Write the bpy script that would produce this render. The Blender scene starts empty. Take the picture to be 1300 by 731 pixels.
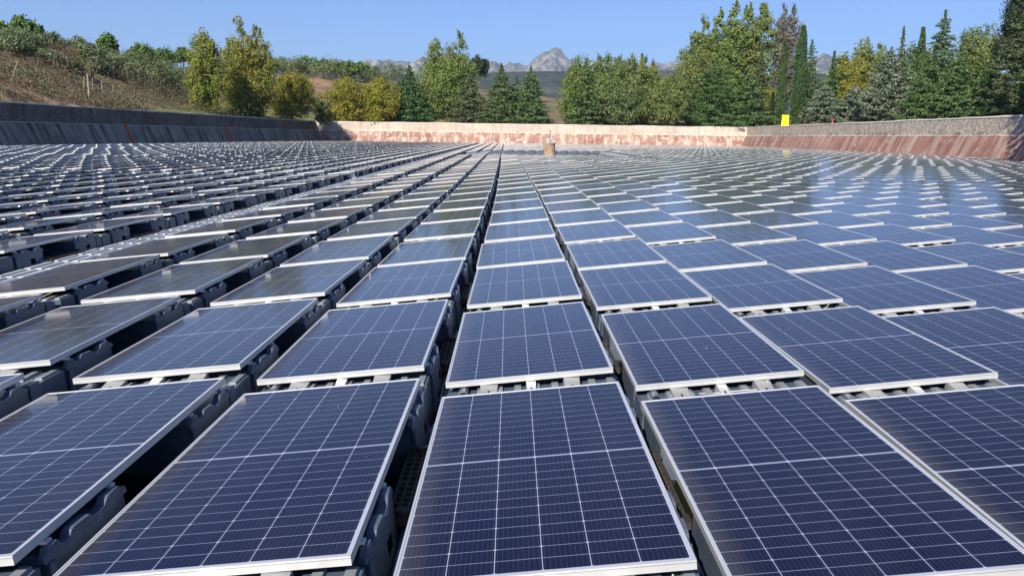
import bpy, math, random
import numpy as np
from mathutils import Vector, noise as mnoise
R = math.radians
random.seed(7)
rng = np.random.default_rng(11)
scene = bpy.context.scene
COL = scene.collection

# ------------------------------------------------------------------ camera
F_PX, PITCH, ROLL, YAW, CAM_Z = 1057.0, .180, .0135, .0025, 1.75
_cy, _sy = math.cos(YAW), math.sin(YAW)
FW = Vector((_sy * math.cos(PITCH), _cy * math.cos(PITCH), -math.sin(PITCH)))
_r0 = Vector((_cy, -_sy, 0)); _u0 = _r0.cross(FW)
RT = _r0 * math.cos(ROLL) + _u0 * math.sin(ROLL)
UP = -_r0 * math.sin(ROLL) + _u0 * math.cos(ROLL)
cam_d = bpy.data.cameras.new('camera')
cam_d.sensor_width = 36.0
cam_d.lens = 36.0 * F_PX / 1300.0
cam_d.clip_start = .05
cam_d.clip_end = 30000
cam = bpy.data.objects.new('camera', cam_d)
COL.objects.link(cam)
from mathutils import Matrix
m3 = Matrix((RT, UP, -FW)).transposed()
cam.matrix_world = Matrix.Translation((0, 0, CAM_Z)) @ m3.to_4x4()
scene.camera = cam

# ------------------------------------------------------------------ light
SUN_AZ, SUN_EL = 21.0, 35.0            # degrees left of straight behind the camera, and above the horizon
world = bpy.data.worlds.new('World')
scene.world = world
world.use_nodes = True
wn = world.node_tree
bg = wn.nodes['Background']
sky = wn.nodes.new('ShaderNodeTexSky')
sky.sky_type = 'NISHITA'
sky.sun_disc = False
sky.sun_elevation = R(SUN_EL)
sky.sun_rotation = R(180 + SUN_AZ)
sky.altitude = 1500
sky.air_density = 1.0
sky.dust_density = 0
sky.ozone_density = 6.0
wb = wn.nodes.new('ShaderNodeMix'); wb.data_type = 'RGBA'; wb.blend_type = 'MULTIPLY'      # white balance of the sky
wb.inputs[0].default_value = 1.0; wb.inputs[7].default_value = (.94, .95, 1.09, 1)
wn.links.new(sky.outputs[0], wb.inputs[6]); wn.links.new(wb.outputs[2], bg.inputs['Color'])
bg.inputs['Strength'].default_value = .080
sd = bpy.data.lights.new('sun', 'SUN')
sd.energy = 5.0
sd.angle = R(.5)
sd.color = (1.0, .94, .84)
sun = bpy.data.objects.new('sun', sd)
COL.objects.link(sun)
_d = Vector((math.sin(R(SUN_AZ)) * math.cos(R(SUN_EL)), math.cos(R(SUN_AZ)) * math.cos(R(SUN_EL)), -math.sin(R(SUN_EL))))
sun.rotation_euler = _d.to_track_quat('-Z', 'Y').to_euler()
scene.view_settings.view_transform = 'Standard'
scene.view_settings.look = 'None'
scene.view_settings.gamma = 1
scene.view_settings.use_curve_mapping = False
scene.view_settings.exposure = .72

# ------------------------------------------------------------------ helpers
def ray(x, y):
    return FW + RT * ((x - 650) / F_PX) - UP * ((y - 365.5) / F_PX)
def atY(x, y, Y):                       # world point seen at photo pixel (x, y), at distance Y
    d = ray(x, y)
    return Vector((0, 0, CAM_Z)) + d * (Y / d.y)
def tag(o, label=None, cat=None, group=None, kind=None):
    if label: o['label'] = label
    if cat: o['category'] = cat
    if group: o['group'] = group
    if kind: o['kind'] = kind
    return o
def empty(name, loc, label, cat, group=None, rz=0):
    o = bpy.data.objects.new(name, None)
    o.empty_display_size = .2
    COL.objects.link(o)
    o.location = loc
    o.rotation_euler = (0, 0, rz)
    return tag(o, label, cat, group)

class MB:
    """collects polygons; builds one mesh"""
    def __init__(s): s.v = []; s.f = []; s.m = []; s.uv = []
    def quad(s, a, b, c, d, m=0, uv=None):
        i = len(s.v); s.v += [tuple(a), tuple(b), tuple(c), tuple(d)]
        s.f.append((i, i + 1, i + 2, i + 3)); s.m.append(m)
        s.uv.append(uv or ((0, 0), (1, 0), (1, 1), (0, 1)))
    def hexa(s, p, m=0):                # 8 corners: bottom 0-3 ccw, top 4-7 ccw
        for q in ((3, 2, 1, 0), (4, 5, 6, 7), (0, 1, 5, 4), (1, 2, 6, 5), (2, 3, 7, 6), (3, 0, 4, 7)):
            s.quad(*[p[k] for k in q], m=m)
    def box(s, x0, x1, y0, y1, z0, z1, m=0, f=None):
        p = [(x0, y0, z0), (x1, y0, z0), (x1, y1, z0), (x0, y1, z0), (x0, y0, z1), (x1, y0, z1), (x1, y1, z1), (x0, y1, z1)]
        if f: p = [f(*q) for q in p]
        s.hexa(p, m)
    def tube(s, pts, rad, n=6, m=0, caps=True):
        pts = [Vector(p) for p in pts]
        if not hasattr(rad, '__len__'): rad = [rad] * len(pts)
        rings = []
        for i, p in enumerate(pts):
            t = (pts[min(i + 1, len(pts) - 1)] - pts[max(i - 1, 0)]).normalized()
            a = t.orthogonal().normalized() if abs(t.z) > .95 else t.cross(Vector((0, 0, 1))).normalized()
            b = t.cross(a)
            rings.append([p + (a * math.cos(2 * math.pi * k / n) + b * math.sin(2 * math.pi * k / n)) * rad[i] for k in range(n)])
        for i in range(len(rings) - 1):
            for k in range(n):
                k2 = (k + 1) % n
                s.quad(rings[i][k], rings[i][k2], rings[i + 1][k2], rings[i + 1][k], m)
        if caps:
            for rg in (rings[0][::-1], rings[-1]):
                i = len(s.v); s.v += [tuple(q) for q in rg]
                s.f.append(tuple(range(i, i + n))); s.m.append(m); s.uv.append(tuple((0, 0) for _ in range(n)))
    def mesh(s, name, mats, smooth=False):
        me = bpy.data.meshes.new(name)
        me.from_pydata(s.v, [], s.f)
        for mt in mats: me.materials.append(mt)
        me.polygons.foreach_set('material_index', s.m)
        uvl = me.uv_layers.new(name='UVMap')
        uvl.data.foreach_set('uv', [c for u in s.uv for q in u for c in q])
        if smooth: me.shade_smooth()
        me.update()
        return me
    def build(s, name, mats, parent=None, smooth=False):
        if not isinstance(mats, (list, tuple)): mats = [mats]
        return link(name, s.mesh(name, mats, smooth), parent)
def link(name, me, parent=None, loc=None):
    o = bpy.data.objects.new(name, me)
    COL.objects.link(o)
    if parent: o.parent = parent
    if loc is not None: o.location = loc
    return o
def quads_mesh(name, V, mats, midx=None, uv=None):
    """V: (n,4,3) array of quads"""
    n = len(V)
    me = bpy.data.meshes.new(name)
    me.vertices.add(n * 4)
    me.vertices.foreach_set('co', np.ascontiguousarray(V, dtype=np.float32).ravel())
    me.loops.add(n * 4)
    me.loops.foreach_set('vertex_index', np.arange(n * 4, dtype=np.int32))
    me.polygons.add(n)
    me.polygons.foreach_set('loop_start', np.arange(0, n * 4, 4, dtype=np.int32))
    for mt in mats: me.materials.append(mt)
    if midx is not None: me.polygons.foreach_set('material_index', np.ascontiguousarray(midx, dtype=np.int32))
    if uv is not None:
        l = me.uv_layers.new(name='UVMap'); l.data.foreach_set('uv', np.ascontiguousarray(uv, dtype=np.float32).ravel())
    me.update(calc_edges=True)
    return me
def grid_mesh(name, P, mats, smooth=True, uv=None):
    """P: (a,b,3) grid"""
    a, b = P.shape[:2]
    i = np.arange(a * b).reshape(a, b)
    F = np.stack([i[:-1, :-1], i[1:, :-1], i[1:, 1:], i[:-1, 1:]], -1).reshape(-1, 4)
    me = bpy.data.meshes.new(name)
    me.vertices.add(a * b); me.vertices.foreach_set('co', np.ascontiguousarray(P, dtype=np.float32).ravel())
    me.loops.add(F.size); me.loops.foreach_set('vertex_index', np.ascontiguousarray(F, dtype=np.int32).ravel())
    me.polygons.add(len(F)); me.polygons.foreach_set('loop_start', np.arange(0, F.size, 4, dtype=np.int32))
    if uv is not None:
        l = me.uv_layers.new(name='UVMap'); l.data.foreach_set('uv', np.ascontiguousarray(uv.reshape(-1, 2)[F.ravel()], dtype=np.float32).ravel())
    for mt in mats: me.materials.append(mt)
    me.update(calc_edges=True)
    if smooth: me.shade_smooth()
    return me
def fbm(x, y, s, oct=4, seed=0.0):
    return mnoise.fractal(Vector((x / s + seed * 17.3, y / s - seed * 9.1, seed * 3.7)), 1.0, 2.0, oct)

# ------------------------------------------------------------------ node helpers
class NT:
    def __init__(s, name):
        s.mat = bpy.data.materials.new(name); s.mat.use_nodes = True
        s.t = s.mat.node_tree; s.p = s.t.nodes['Principled BSDF']
    def n(s, ty, **kw):
        o = s.t.nodes.new('ShaderNode' + ty)
        for k, v in kw.items(): setattr(o, k, v)
        return o
    def l(s, a, b): s.t.links.new(a, b)
    def val(s, sock, v):
        if hasattr(v, 'is_output'): s.l(v, sock)
        else: sock.default_value = v
    def math(s, op, a, b=0.0, c=None):
        o = s.n('Math', operation=op); s.val(o.inputs[0], a); s.val(o.inputs[1], b)
        if c is not None: s.val(o.inputs[2], c)
        return o.outputs[0]
    def mix(s, f, a, b):
        o = s.n('Mix', data_type='RGBA'); s.val(o.inputs[0], f)
        for k, v in ((6, a), (7, b)):
            s.val(o.inputs[k], v if hasattr(v, 'is_output') else (*v, 1))
        return o.outputs[2]
    def noise(s, vec, scale, detail=4, rough=.55):
        o = s.n('TexNoise'); o.inputs['Scale'].default_value = scale; o.inputs['Detail'].default_value = detail
        o.inputs['Roughness'].default_value = rough
        if vec is not None: s.l(vec, o.inputs['Vector'])
        return o.outputs['Fac']
    def ramp(s, f, lo, hi):
        o = s.n('MapRange'); s.val(o.inputs[0], f); o.inputs[1].default_value = lo; o.inputs[2].default_value = hi
        return o.outputs[0]
    def scale(s, vec, sc):
        o = s.n('Mapping'); s.l(vec, o.inputs['Vector']); o.inputs['Scale'].default_value = sc
        return o.outputs[0]
    def coord(s, k='Object'): return s.n('TexCoord').outputs[k]
    def base(s, c, rough=.8, spec=.3, metal=0):
        s.val(s.p.inputs['Base Color'], c if hasattr(c, 'is_output') else (*c, 1))
        s.val(s.p.inputs['Roughness'], rough); s.p.inputs['Specular IOR Level'].default_value = spec
        s.p.inputs['Metallic'].default_value = metal
    def bump(s, h, strength=.3, dist=.05):
        o = s.n('Bump'); o.inputs['Strength'].default_value = strength; o.inputs['Distance'].default_value = dist
        s.l(h, o.inputs['Height']); s.l(o.outputs[0], s.p.inputs['Normal'])

# ------------------------------------------------------------------ materials
def m_noisy(name, a, b, scale, rough=.8, spec=.3, metal=0, bump=0, coord='Object', lo=.35, hi=.65):
    k = NT(name); v = k.coord(coord); f = k.noise(v, scale, 5)
    k.base(k.mix(k.ramp(f, lo, hi), a, b), rough, spec, metal)
    if bump: k.bump(f, bump)
    return k.mat
def m_glass():
    k = NT('photovoltaic_cells')
    uv = k.n('UVMap'); uv.uv_map = 'UVMap'
    sp = k.n('SeparateXYZ'); k.l(uv.outputs[0], sp.inputs[0])
    u = k.math('MULTIPLY', sp.outputs[0], 1.018); v = k.math('MULTIPLY', sp.outputs[1], 2.078)
    a = k.math('DIVIDE', k.math('SUBTRACT', u, .0085), .16683)
    fa = k.math('FRACT', a)
    da = k.math('MULTIPLY', k.math('MINIMUM', fa, k.math('SUBTRACT', 1.0, fa)), .16683)     # metres to nearest column line
    vv = k.math('ABSOLUTE', k.math('SUBTRACT', v, 1.039))
    b = k.math('DIVIDE', k.math('SUBTRACT', vv, .008), .0848)
    fb = k.math('FRACT', b)
    db = k.math('MULTIPLY', k.math('MINIMUM', fb, k.math('SUBTRACT', 1.0, fb)), .0848)
    lc = k.math('LESS_THAN', da, .0014)
    lr = k.math('LESS_THAN', db, .0010)
    gap = k.math('LESS_THAN', vv, .0042)
    marg = k.math('GREATER_THAN', vv, 1.0262)
    mu = k.math('GREATER_THAN', k.math('ABSOLUTE', k.math('SUBTRACT', u, .509)), .5015)
    f2 = k.math('FRACT', k.math('MULTIPLY', b, .5))
    d2 = k.math('MULTIPLY', k.math('MINIMUM', f2, k.math('SUBTRACT', 1.0, f2)), .1696)
    dia = k.math('LESS_THAN', k.math('ADD', da, d2), .0075)
    line = lc
    for q in (gap, marg, mu, dia): line = k.math('MAXIMUM', line, q)
    f9 = k.math('FRACT', k.math('MULTIPLY', a, 9.0))
    bus = k.math('LESS_THAN', k.math('ABSOLUTE', k.math('SUBTRACT', f9, .5)), .025)
    oi = k.n('ObjectInfo')
    at = k.n('Attribute'); at.attribute_name = 'tone'
    rnd = k.math('FRACT', k.math('ADD', oi.outputs['Random'], at.outputs['Fac']))
    ob = k.coord('Object')
    of = k.n('VectorMath', operation='ADD'); k.l(ob, of.inputs[0]); k.l(oi.outputs['Location'], of.inputs[1])
    w = of.outputs[0]
    cell = k.mix(rnd, (.0022, .0032, .019), (.0036, .0050, .028))
    cell = k.mix(k.math('MULTIPLY', bus, .30), cell, (.16, .18, .24))
    col = k.mix(k.math('MULTIPLY', lr, .9), cell, (.36, .40, .49))
    col = k.mix(k.math('MULTIPLY', line, .95), col, (.37, .40, .50))
    # dust film, drip marks and droppings: dirt that lies on the glass
    dust = k.ramp(k.noise(k.scale(w, (1, .35, 1)), 3.0, 6), .35, .85)
    edge = k.ramp(k.math('ADD', u, k.math('MULTIPLY', k.noise(w, 9, 4), .05)), .13, .02)     # dirt settles along the low edge
    df = k.math('ADD', k.math('MULTIPLY', dust, .026), k.math('MULTIPLY', edge, .09))
    col = k.mix(df, col, (.42, .37, .31))
    vo = k.n('TexVoronoi'); vo.inputs['Scale'].default_value = 6.5; k.l(w, vo.inputs['Vector'])
    spk = k.math('LESS_THAN', vo.outputs['Distance'], k.math('MULTIPLY', k.math('POWER', k.math('ADD', vo.outputs['Color'], 0), 4.0), .055))
    col = k.mix(k.math('MULTIPLY', spk, .75), col, (.6, .58, .54))
    k.base(col, k.math('ADD', .10, k.math('MULTIPLY', dust, .07)), .5)
    k.p.inputs['Sheen Weight'].default_value = .13; k.p.inputs['Sheen Roughness'].default_value = .32
    k.p.inputs['Sheen Tint'].default_value = (1, .88, .74, 1)
    k.p.inputs['IOR'].default_value = 1.32
    return k.mat
M = {}
M['glass'] = m_glass()
M['alu'] = m_noisy('anodised_aluminium', (.63, .63, .62), (.73, .72, .705), 3, rough=.46, spec=.5, metal=.5)
M['float'] = m_noisy('blue_grey_plastic', (.062, .083, .118), (.085, .108, .148), 6, rough=.38, spec=.45)
M['pad'] = m_noisy('pale_grey_plastic', (.22, .225, .23), (.30, .30, .295), 8, rough=.6)
M['low_deck'] = m_noisy('sunlit_look_plastic', (.17, .185, .20), (.24, .255, .27), 5, rough=.55)  # float plastic in a lighter tone, sunlight on the deck put into the colour
M['black'] = m_noisy('black_plastic', (.030, .027, .024), (.055, .048, .04), 30, rough=.65)
M['void'] = m_noisy('recess_shade_paint', (.006, .006, .007), (.01, .01, .012), 5, rough=.9)  # near-black colour stands in for the shade inside holes
M['cable'] = m_noisy('green_yellow_cable', (.40, .36, .13), (.50, .44, .2), 8, rough=.5)
M['cable2'] = m_noisy('grey_cable', (.45, .45, .42), (.55, .54, .5), 8, rough=.5)
M['deck'] = m_noisy('walkway_plastic', (.25, .27, .30), (.36, .375, .40), 2.5, rough=.6)
M['orange'] = m_noisy('orange_rope', (.62, .10, .035), (.75, .16, .06), 6, rough=.7)
M['wood'] = m_noisy('weathered_wood', (.22, .18, .14), (.38, .32, .25), 4, rough=.85)
M['dark_wood'] = m_noisy('dark_weathered_wood', (.07, .055, .04), (.13, .10, .075), 4, rough=.85)
M['yellow'] = m_noisy('yellow_paint', (.86, .80, .01), (.92, .86, .02), 3, rough=.5)
M['red'] = m_noisy('red_paint', (.50, .07, .04), (.60, .12, .08), 3, rough=.6)
M['tower'] = m_noisy('stained_concrete', (.25, .165, .10), (.44, .33, .22), 1.6, rough=.85)
M['grey_metal'] = m_noisy('grey_metal', (.30, .33, .36), (.48, .5, .52), 4, rough=.45, metal=.5)
M['bark'] = m_noisy('bark', (.09, .07, .05), (.17, .14, .11), 3, rough=.9, bump=.4)
M['pale_bark'] = m_noisy('pale_bark', (.22, .20, .16), (.34, .31, .26), 3, rough=.9)
k = NT('reservoir_water')
k.base((.012, .014, .010), .06, .5); k.p.inputs['IOR'].default_value = 1.33
wv = k.coord('Object'); k.bump(k.noise(wv, 3.0, 3), .08, .02)
M['water'] = k.mat

def m_wall(name, a, b, streak, streak_amt, speck=None, speck_amt=0, cells=False, su=1.2, sv=.22, base_band=None, lo=.42, hi=.6, mid=None):
    """u runs along the wall in metres, v up it"""
    k = NT(name)
    uv = k.n('UVMap'); uv.uv_map = 'UVMap'; u = uv.outputs[0]
    big = k.noise(k.scale(u, (.10, .30, 1)), 1, 5)
    col = k.mix(k.ramp(big, lo, hi), a, b)
    if mid:
        p = k.noise(k.scale(u, (.55, .9, 1)), 1.0, 7, .7)
        col = k.mix(k.ramp(p, mid[1], mid[2]), col, mid[0])
    st = k.noise(k.scale(u, (su, sv, 1)), 1.0, 6, .65)
    col = k.mix(k.math('MULTIPLY', k.ramp(st, .47, .63), streak_amt), col, streak)
    st2 = k.noise(k.scale(u, (su * 3.1, sv * 1.3, 1)), 1.0, 4, .6)
    col = k.mix(k.math('MULTIPLY', k.ramp(st2, .55, .68), streak_amt * .6), col, streak)
    if cells:
        w = k.n('TexNoise'); w.inputs['Scale'].default_value = 1.6; k.l(u, w.inputs['Vector'])
        ad = k.n('VectorMath', operation='ADD'); k.l(u, ad.inputs[0])
        sc = k.n('VectorMath', operation='SCALE'); k.l(w.outputs['Color'], sc.inputs[0]); sc.inputs['Scale'].default_value = .35
        k.l(sc.outputs[0], ad.inputs[1])
        vo = k.n('TexVoronoi', feature='DISTANCE_TO_EDGE'); vo.inputs['Scale'].default_value = 3.6; k.l(ad.outputs[0], vo.inputs['Vector'])
        vc = k.n('TexVoronoi'); vc.inputs['Scale'].default_value = 3.6; k.l(ad.outputs[0], vc.inputs['Vector'])
        sep = k.n('SeparateColor'); k.l(vc.outputs['Color'], sep.inputs[0])
        col = k.mix(k.math('MULTIPLY', sep.outputs[0], .6), col, (.24, .19, .16))
        joint = k.ramp(vo.outputs['Distance'], .09, .01)
        col = k.mix(k.math('MULTIPLY', joint, .75), col, (.11, .095, .08))
        k.bump(k.ramp(vo.outputs['Distance'], 0, .12), .7, .06)
    else:
        k.bump(k.noise(u, 5, 6), .35, .04)
    if speck:
        sp = k.noise(u, 3.2, 5, .7)
        col = k.mix(k.math('MULTIPLY', k.ramp(sp, .58, .66), speck_amt), col, speck)
    if base_band:
        s = k.n('SeparateXYZ'); k.l(u, s.inputs[0])
        e = k.math('ADD', s.outputs[1], k.math('MULTIPLY', k.noise(k.scale(u, (.5, .5, 1)), 1, 4), .5))
        col = k.mix(k.ramp(e, base_band[1], base_band[1] - .12), col, base_band[0])
    k.base(col, .9, .2)
    return k.mat
M['back_up'] = m_wall('pale_plastered_stone', (.50, .405, .33), (.58, .49, .40), (.38, .30, .24), .55, speck=(.10, .08, .065), speck_amt=.85)
M['back_low'] = m_wall('red_stained_concrete', (.23, .115, .085), (.32, .185, .14), (.58, .49, .41), .7, mid=((.56, .47, .39), .53, .66), su=.9, sv=.35, base_band=((.20, .13, .09), .42))
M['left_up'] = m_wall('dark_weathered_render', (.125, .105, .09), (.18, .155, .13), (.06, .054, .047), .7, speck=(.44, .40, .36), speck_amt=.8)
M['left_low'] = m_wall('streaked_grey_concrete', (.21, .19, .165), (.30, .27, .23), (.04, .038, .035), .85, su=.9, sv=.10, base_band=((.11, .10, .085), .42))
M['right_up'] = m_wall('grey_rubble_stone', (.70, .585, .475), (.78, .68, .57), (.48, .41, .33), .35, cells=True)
M['right_low'] = m_wall('rust_red_concrete', (.235, .11, .085), (.31, .16, .125), (.46, .37, .31), .75, su=.75, sv=.10, speck=(.17, .08, .06), speck_amt=.75, mid=((.44, .37, .32), .57, .66), base_band=((.16, .11, .075), .42))
M['coping'] = m_noisy('pale_coping_stone', (.48, .44, .37), (.60, .56, .48), .8, rough=.9)

def m_leaf(name, a, b, c=None, nscale=.45, trans=.36):
    """a, b: leaf colours in clumps over the crown, c: scattered single leaves"""
    k = NT(name)
    ge = k.n('NewGeometry'); v = k.coord('Object')
    f = k.ramp(k.noise(v, nscale, 3), .38, .62)
    col = k.mix(f, a, b)
    rnd = ge.outputs['Random Per Island']
    col = k.mix(k.math('MULTIPLY', k.math('GREATER_THAN', rnd, .7), .6), col, c or tuple(min(1, x * 1.5) for x in b))
    oi = k.n('ObjectInfo')
    hs = k.n('HueSaturation'); k.l(col, hs.inputs['Color'])
    k.l(k.math('ADD', .75, k.math('MULTIPLY', rnd, .5)), hs.inputs['Value'])
    k.l(k.math('ADD', .49, k.math('MULTIPLY', oi.outputs['Random'], .02)), hs.inputs['Hue'])
    k.base(hs.outputs[0], .65, .25)
    tr = k.n('BsdfTranslucent'); k.l(hs.outputs[0], tr.inputs[0])
    mx = k.n('MixShader'); mx.inputs[0].default_value = trans
    k.l(k.p.outputs[0], mx.inputs[1]); k.l(tr.outputs[0], mx.inputs[2])
    k.l(mx.outputs[0], k.t.nodes['Material Output'].inputs['Surface'])
    return k.mat
L = {
 'poplar_yellow': m_leaf('yellowing_poplar_leaves', (.155, .205, .034), (.25, .265, .045), (.32, .29, .055)),
 'poplar': m_leaf('poplar_leaves', (.145, .21, .048), (.21, .265, .064), (.27, .29, .09)),
 'autumn': m_leaf('golden_autumn_leaves', (.21, .225, .028), (.36, .30, .03), (.15, .19, .03)),
 'spruce': m_leaf('dark_spruce_needles', (.045, .10, .026), (.072, .14, .036), (.10, .17, .05), trans=.1),
 'fir': m_leaf('fir_needles', (.068, .118, .036), (.098, .152, .048), (.13, .18, .065), trans=.1),
 'olive_fir': m_leaf('grey_green_needles', (.075, .095, .04), (.10, .12, .05), (.13, .14, .07), trans=.12),
 'blue_cedar': m_leaf('blue_grey_cedar_needles', (.12, .155, .095), (.165, .195, .125), (.21, .235, .165), trans=.1),
 'cypress': m_leaf('cypress_scales', (.046, .088, .024), (.068, .118, .034), (.09, .14, .045), trans=.08),
 'pine': m_leaf('bright_pine_needles', (.065, .125, .02), (.10, .17, .03), (.13, .19, .045), trans=.12),
 'dark_pine': m_leaf('dark_pine_needles', (.022, .036, .016), (.035, .052, .022), (.05, .07, .03), trans=.08),
 'willow': m_leaf('mixed_willow_leaves', (.135, .20, .052), (.195, .24, .07), (.26, .25, .10)),
 'bare': m_leaf('thin_grey_twigs', (.21, .185, .14), (.27, .24, .18), (.17, .165, .10)),
 'shrub': m_leaf('grey_green_shrub_leaves', (.105, .15, .058), (.16, .19, .088), (.21, .23, .125), trans=.12),
 'green_shrub': m_leaf('green_shrub_leaves', (.075, .115, .034), (.115, .15, .05), (.15, .18, .07), trans=.12),
 'scrub': m_leaf('low_scrub_leaves', (.062, .075, .034), (.10, .105, .052), (.13, .125, .07), trans=.1),
 'dry': m_leaf('dry_scrub_twigs', (.105, .070, .042), (.155, .11, .065), (.21, .16, .095), trans=.1),
}

# ------------------------------------------------------------------ reservoir outline (inner face of the upper wall)
WALLS = [  # name, A, B
    ('left', Vector((-50.5, 44)), Vector((-41.8, 180))),
    ('back', Vector((-41.8, 180)), Vector((51.0, 184))),
    ('right', Vector((51.0, 184)), Vector((48.2, 79))),
    ('bend', Vector((48.2, 79)), Vector((41.5, 63))),
    ('near_right', Vector((41.5, 63)), Vector((41.0, -14))),
    ('near', Vector((41.0, -14)), Vector((-52.0, -14))),
    ('near_left', Vector((-52.0, -14)), Vector((-50.5, 44))),
]
POLY = [w[1] for w in WALLS]
Z_FOOT, Z_LEDGE, Z_TOP = -.6, 2.45, 4.36
def seg_in(p, inset):
    for _, a, b in WALLS:
        d = (b - a).normalized(); n = Vector((d.y, -d.x))
        if (Vector(p) - a).dot(n) < inset: return False
    return True
# the outline is convex only in part, so the two bend walls are tested on their own
def inside(p, inset):
    p = Vector(p)
    for nm, a, b in WALLS:
        d = (b - a).normalized(); n = Vector((d.y, -d.x))
        if nm in ('bend', 'near_right') and p.y > 79: continue
        if nm == 'right' and p.y < 70: continue
        if (p - a).dot(n) < inset: return False
    return True

# ------------------------------------------------------------------ terrain
TPX = np.array([-1200, -300, 0, 100, 200, 300, 400, 500, 600, 700, 760, 900, 1300, 3000.])
T_E = np.array([.10, .10, .0985, .089, .075, .072, .068, .062, .056, .046, .036, .030, .022, .02])
T_YC = np.array([120, 122, 126, 140, 175, 260, 330, 380, 420, 480, 480, 480, 460, 460.])
T_PW = np.array([.75, .75, .75, .85, 1.2, 1.25, 1.1, 1.0, 1.0, 1.0, 1.0, 1.0, 1.2, 1.2])
def wall_y(t):
    """distance Y at which the ray x = t*Y meets the reservoir wall"""
    best = 400.0
    for nm, a, b in WALLS[:4]:
        d = b - a
        den = d.x - t * d.y
        if abs(den) < 1e-9: continue
        s = (t * a.y - a.x) / den
        y = a.y + s * d.y
        if -.001 <= s <= 1.001 and y > 0: best = min(best, y)
    return best
def ground_z(x, y):
    if y < 40: 
        return 4.3 + (4.0 if x < -55 else 0) * min(1, max(0, (-55 - x) / 25)) + .25 * fbm(x, y, 9)
    t = x / y
    px = 650 + F_PX * t
    e, yc, pw = (float(np.interp(px, TPX, a)) for a in (T_E, T_YC, T_PW))
    wy = wall_y(t)
    if wy > 390: wy = 60
    zc = CAM_Z + e * yc
    s = (y - wy - 2.0) / max(20, yc - wy - 2.0)
    if s <= 0: return 4.2
    if s < 1: z = 4.25 + (zc - 4.25) * s ** pw
    else: z = zc + (y - yc) * .004 if y < 1500 else zc + (1500 - yc) * .004
    amp = min(1, s * 5) * (1.2 if px < 260 else .5)
    if px < 220: z += min(1, s * 6) * .8 * fbm(x, y, 4.5, 4, 6)
    if y < 700: z += amp * fbm(x, y, 14, 5, 1)
    return z
def offset_poly(d):
    """points round the reservoir, d metres outside the wall"""
    out = []
    n = len(WALLS)
    for i, (nm, a, b) in enumerate(WALLS):
        ln = (b - a).length
        m = max(6, int(ln / 2.2))
        dr = (b - a) / ln; nn = Vector((-dr.y, dr.x))
        pa, pb = WALLS[i - 1], WALLS[(i + 1) % n]
        for k_ in range(m):
            s = k_ / m
            p = a + (b - a) * s
            da = (pa[2] - pa[1]).normalized(); na = Vector((-da.y, da.x))
            db = (pb[2] - pb[1]).normalized(); nb = Vector((-db.y, db.x))
            w0 = max(0, 1 - s * ln / 14) * .5; w1 = max(0, 1 - (1 - s) * ln / 14) * .5
            nv = nn * (1 - w0 - w1) + na * w0 + nb * w1
            nv = nv / max(.3, nv.dot(nn)) if d < 30 else nv.normalized()
            out.append(p + nv * d)
    return out
RINGS = [.55, 1.2, 2.5, 4, 6, 8.5, 11, 14, 17, 20, 24, 28, 33, 38, 44, 50, 58, 66, 76, 88, 102, 120, 140, 165, 195, 230, 270, 320, 380, 460, 600, 900, 1500, 3000, 9000, 14000]
ctr = Vector((0, 95))
G = []
for d in RINGS:
    base = offset_poly(min(d, 60))
    row = []
    for p in base:
        q = p if d <= 60 else p + (p - ctr).normalized() * (d - 60)
        row.append((q.x, q.y, ground_z(q.x, q.y)))
    row.append(row[0])
    G.append(row)
G = np.array(G)
def m_ground():
    k = NT('dry_hillside')
    v = k.coord('Object')
    a = k.noise(v, .045, 6, .6); b = k.noise(v, .35, 6, .65); c = k.noise(v, .9, 4)
    col = k.mix(k.ramp(a, .40, .58), (.25, .185, .11), (.13, .10, .058))          # dry grass / scrub soil
    col = k.mix(k.ramp(b, .50, .62), col, (.17, .16, .075))                       # greener tufts
    col = k.mix(k.math('MULTIPLY', k.ramp(c, .55, .7), .6), col, (.10, .08, .055))
    soil = k.n('Attribute'); soil.attribute_name = 'soil'
    sp = k.n('SeparateColor'); k.l(soil.outputs['Color'], sp.inputs[0])
    bank = k.mix(k.ramp(b, .42, .58), (.36, .25, .155), (.10, .072, .05))
    col = k.mix(sp.outputs[0], col, bank)
    col = k.mix(sp.outputs[1], col, (.42, .235, .14))                             # ploughed red field
    col = k.mix(k.math('MULTIPLY', sp.outputs[2], k.ramp(c, .3, .6)), col, (.15, .17, .06))  # green verge
    k.base(col, .95, .1)
    k.bump(b, .5, .3)
    return k.mat
gm = grid_mesh('ground', G, [m_ground()])
ca = gm.color_attributes.new('soil', 'FLOAT_COLOR', 'POINT')
cols = []
for x, y, z in G.reshape(-1, 3):
    bank = field = verge = 0
    if y > 40:
        px = 650 + F_PX * x / y
        el = (z - CAM_Z) / y * F_PX
        nz = fbm(x, y, 16, 4, 3)
        bank = max(0, min(1, 1.4 - abs(px - 30) / 110 + nz)) * max(0, min(1, (78 + nz * 25 - el) / 20)) if px < 160 else 0
        bank = max(bank, max(0, min(1, nz * 1.4 - .15)) * (1 if px < 330 else 0) * .8)
        field = max(0, 1 - ((px - 372) / 42) ** 2 - ((el - 62) / 9) ** 2)
        verge = max(0, min(1, (px - 150) / 60)) * max(0, min(1, (40 - el) / 10)) if px < 420 else 0
    cols += [bank, min(1, field * 3), verge, 1]
ca.data.foreach_set('color', cols)
tag(link('ground', gm), 'dry brown hillside and banks around the reservoir', 'ground', kind='structure')
wm = MB()
wm.quad((-56, -18, 0), (56, -18, 0), (56, 190, 0), (-56, 190, 0))
tag(wm.build('water', M['water']), 'dark still reservoir water beneath the floating panels', 'water', kind='structure')

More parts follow.
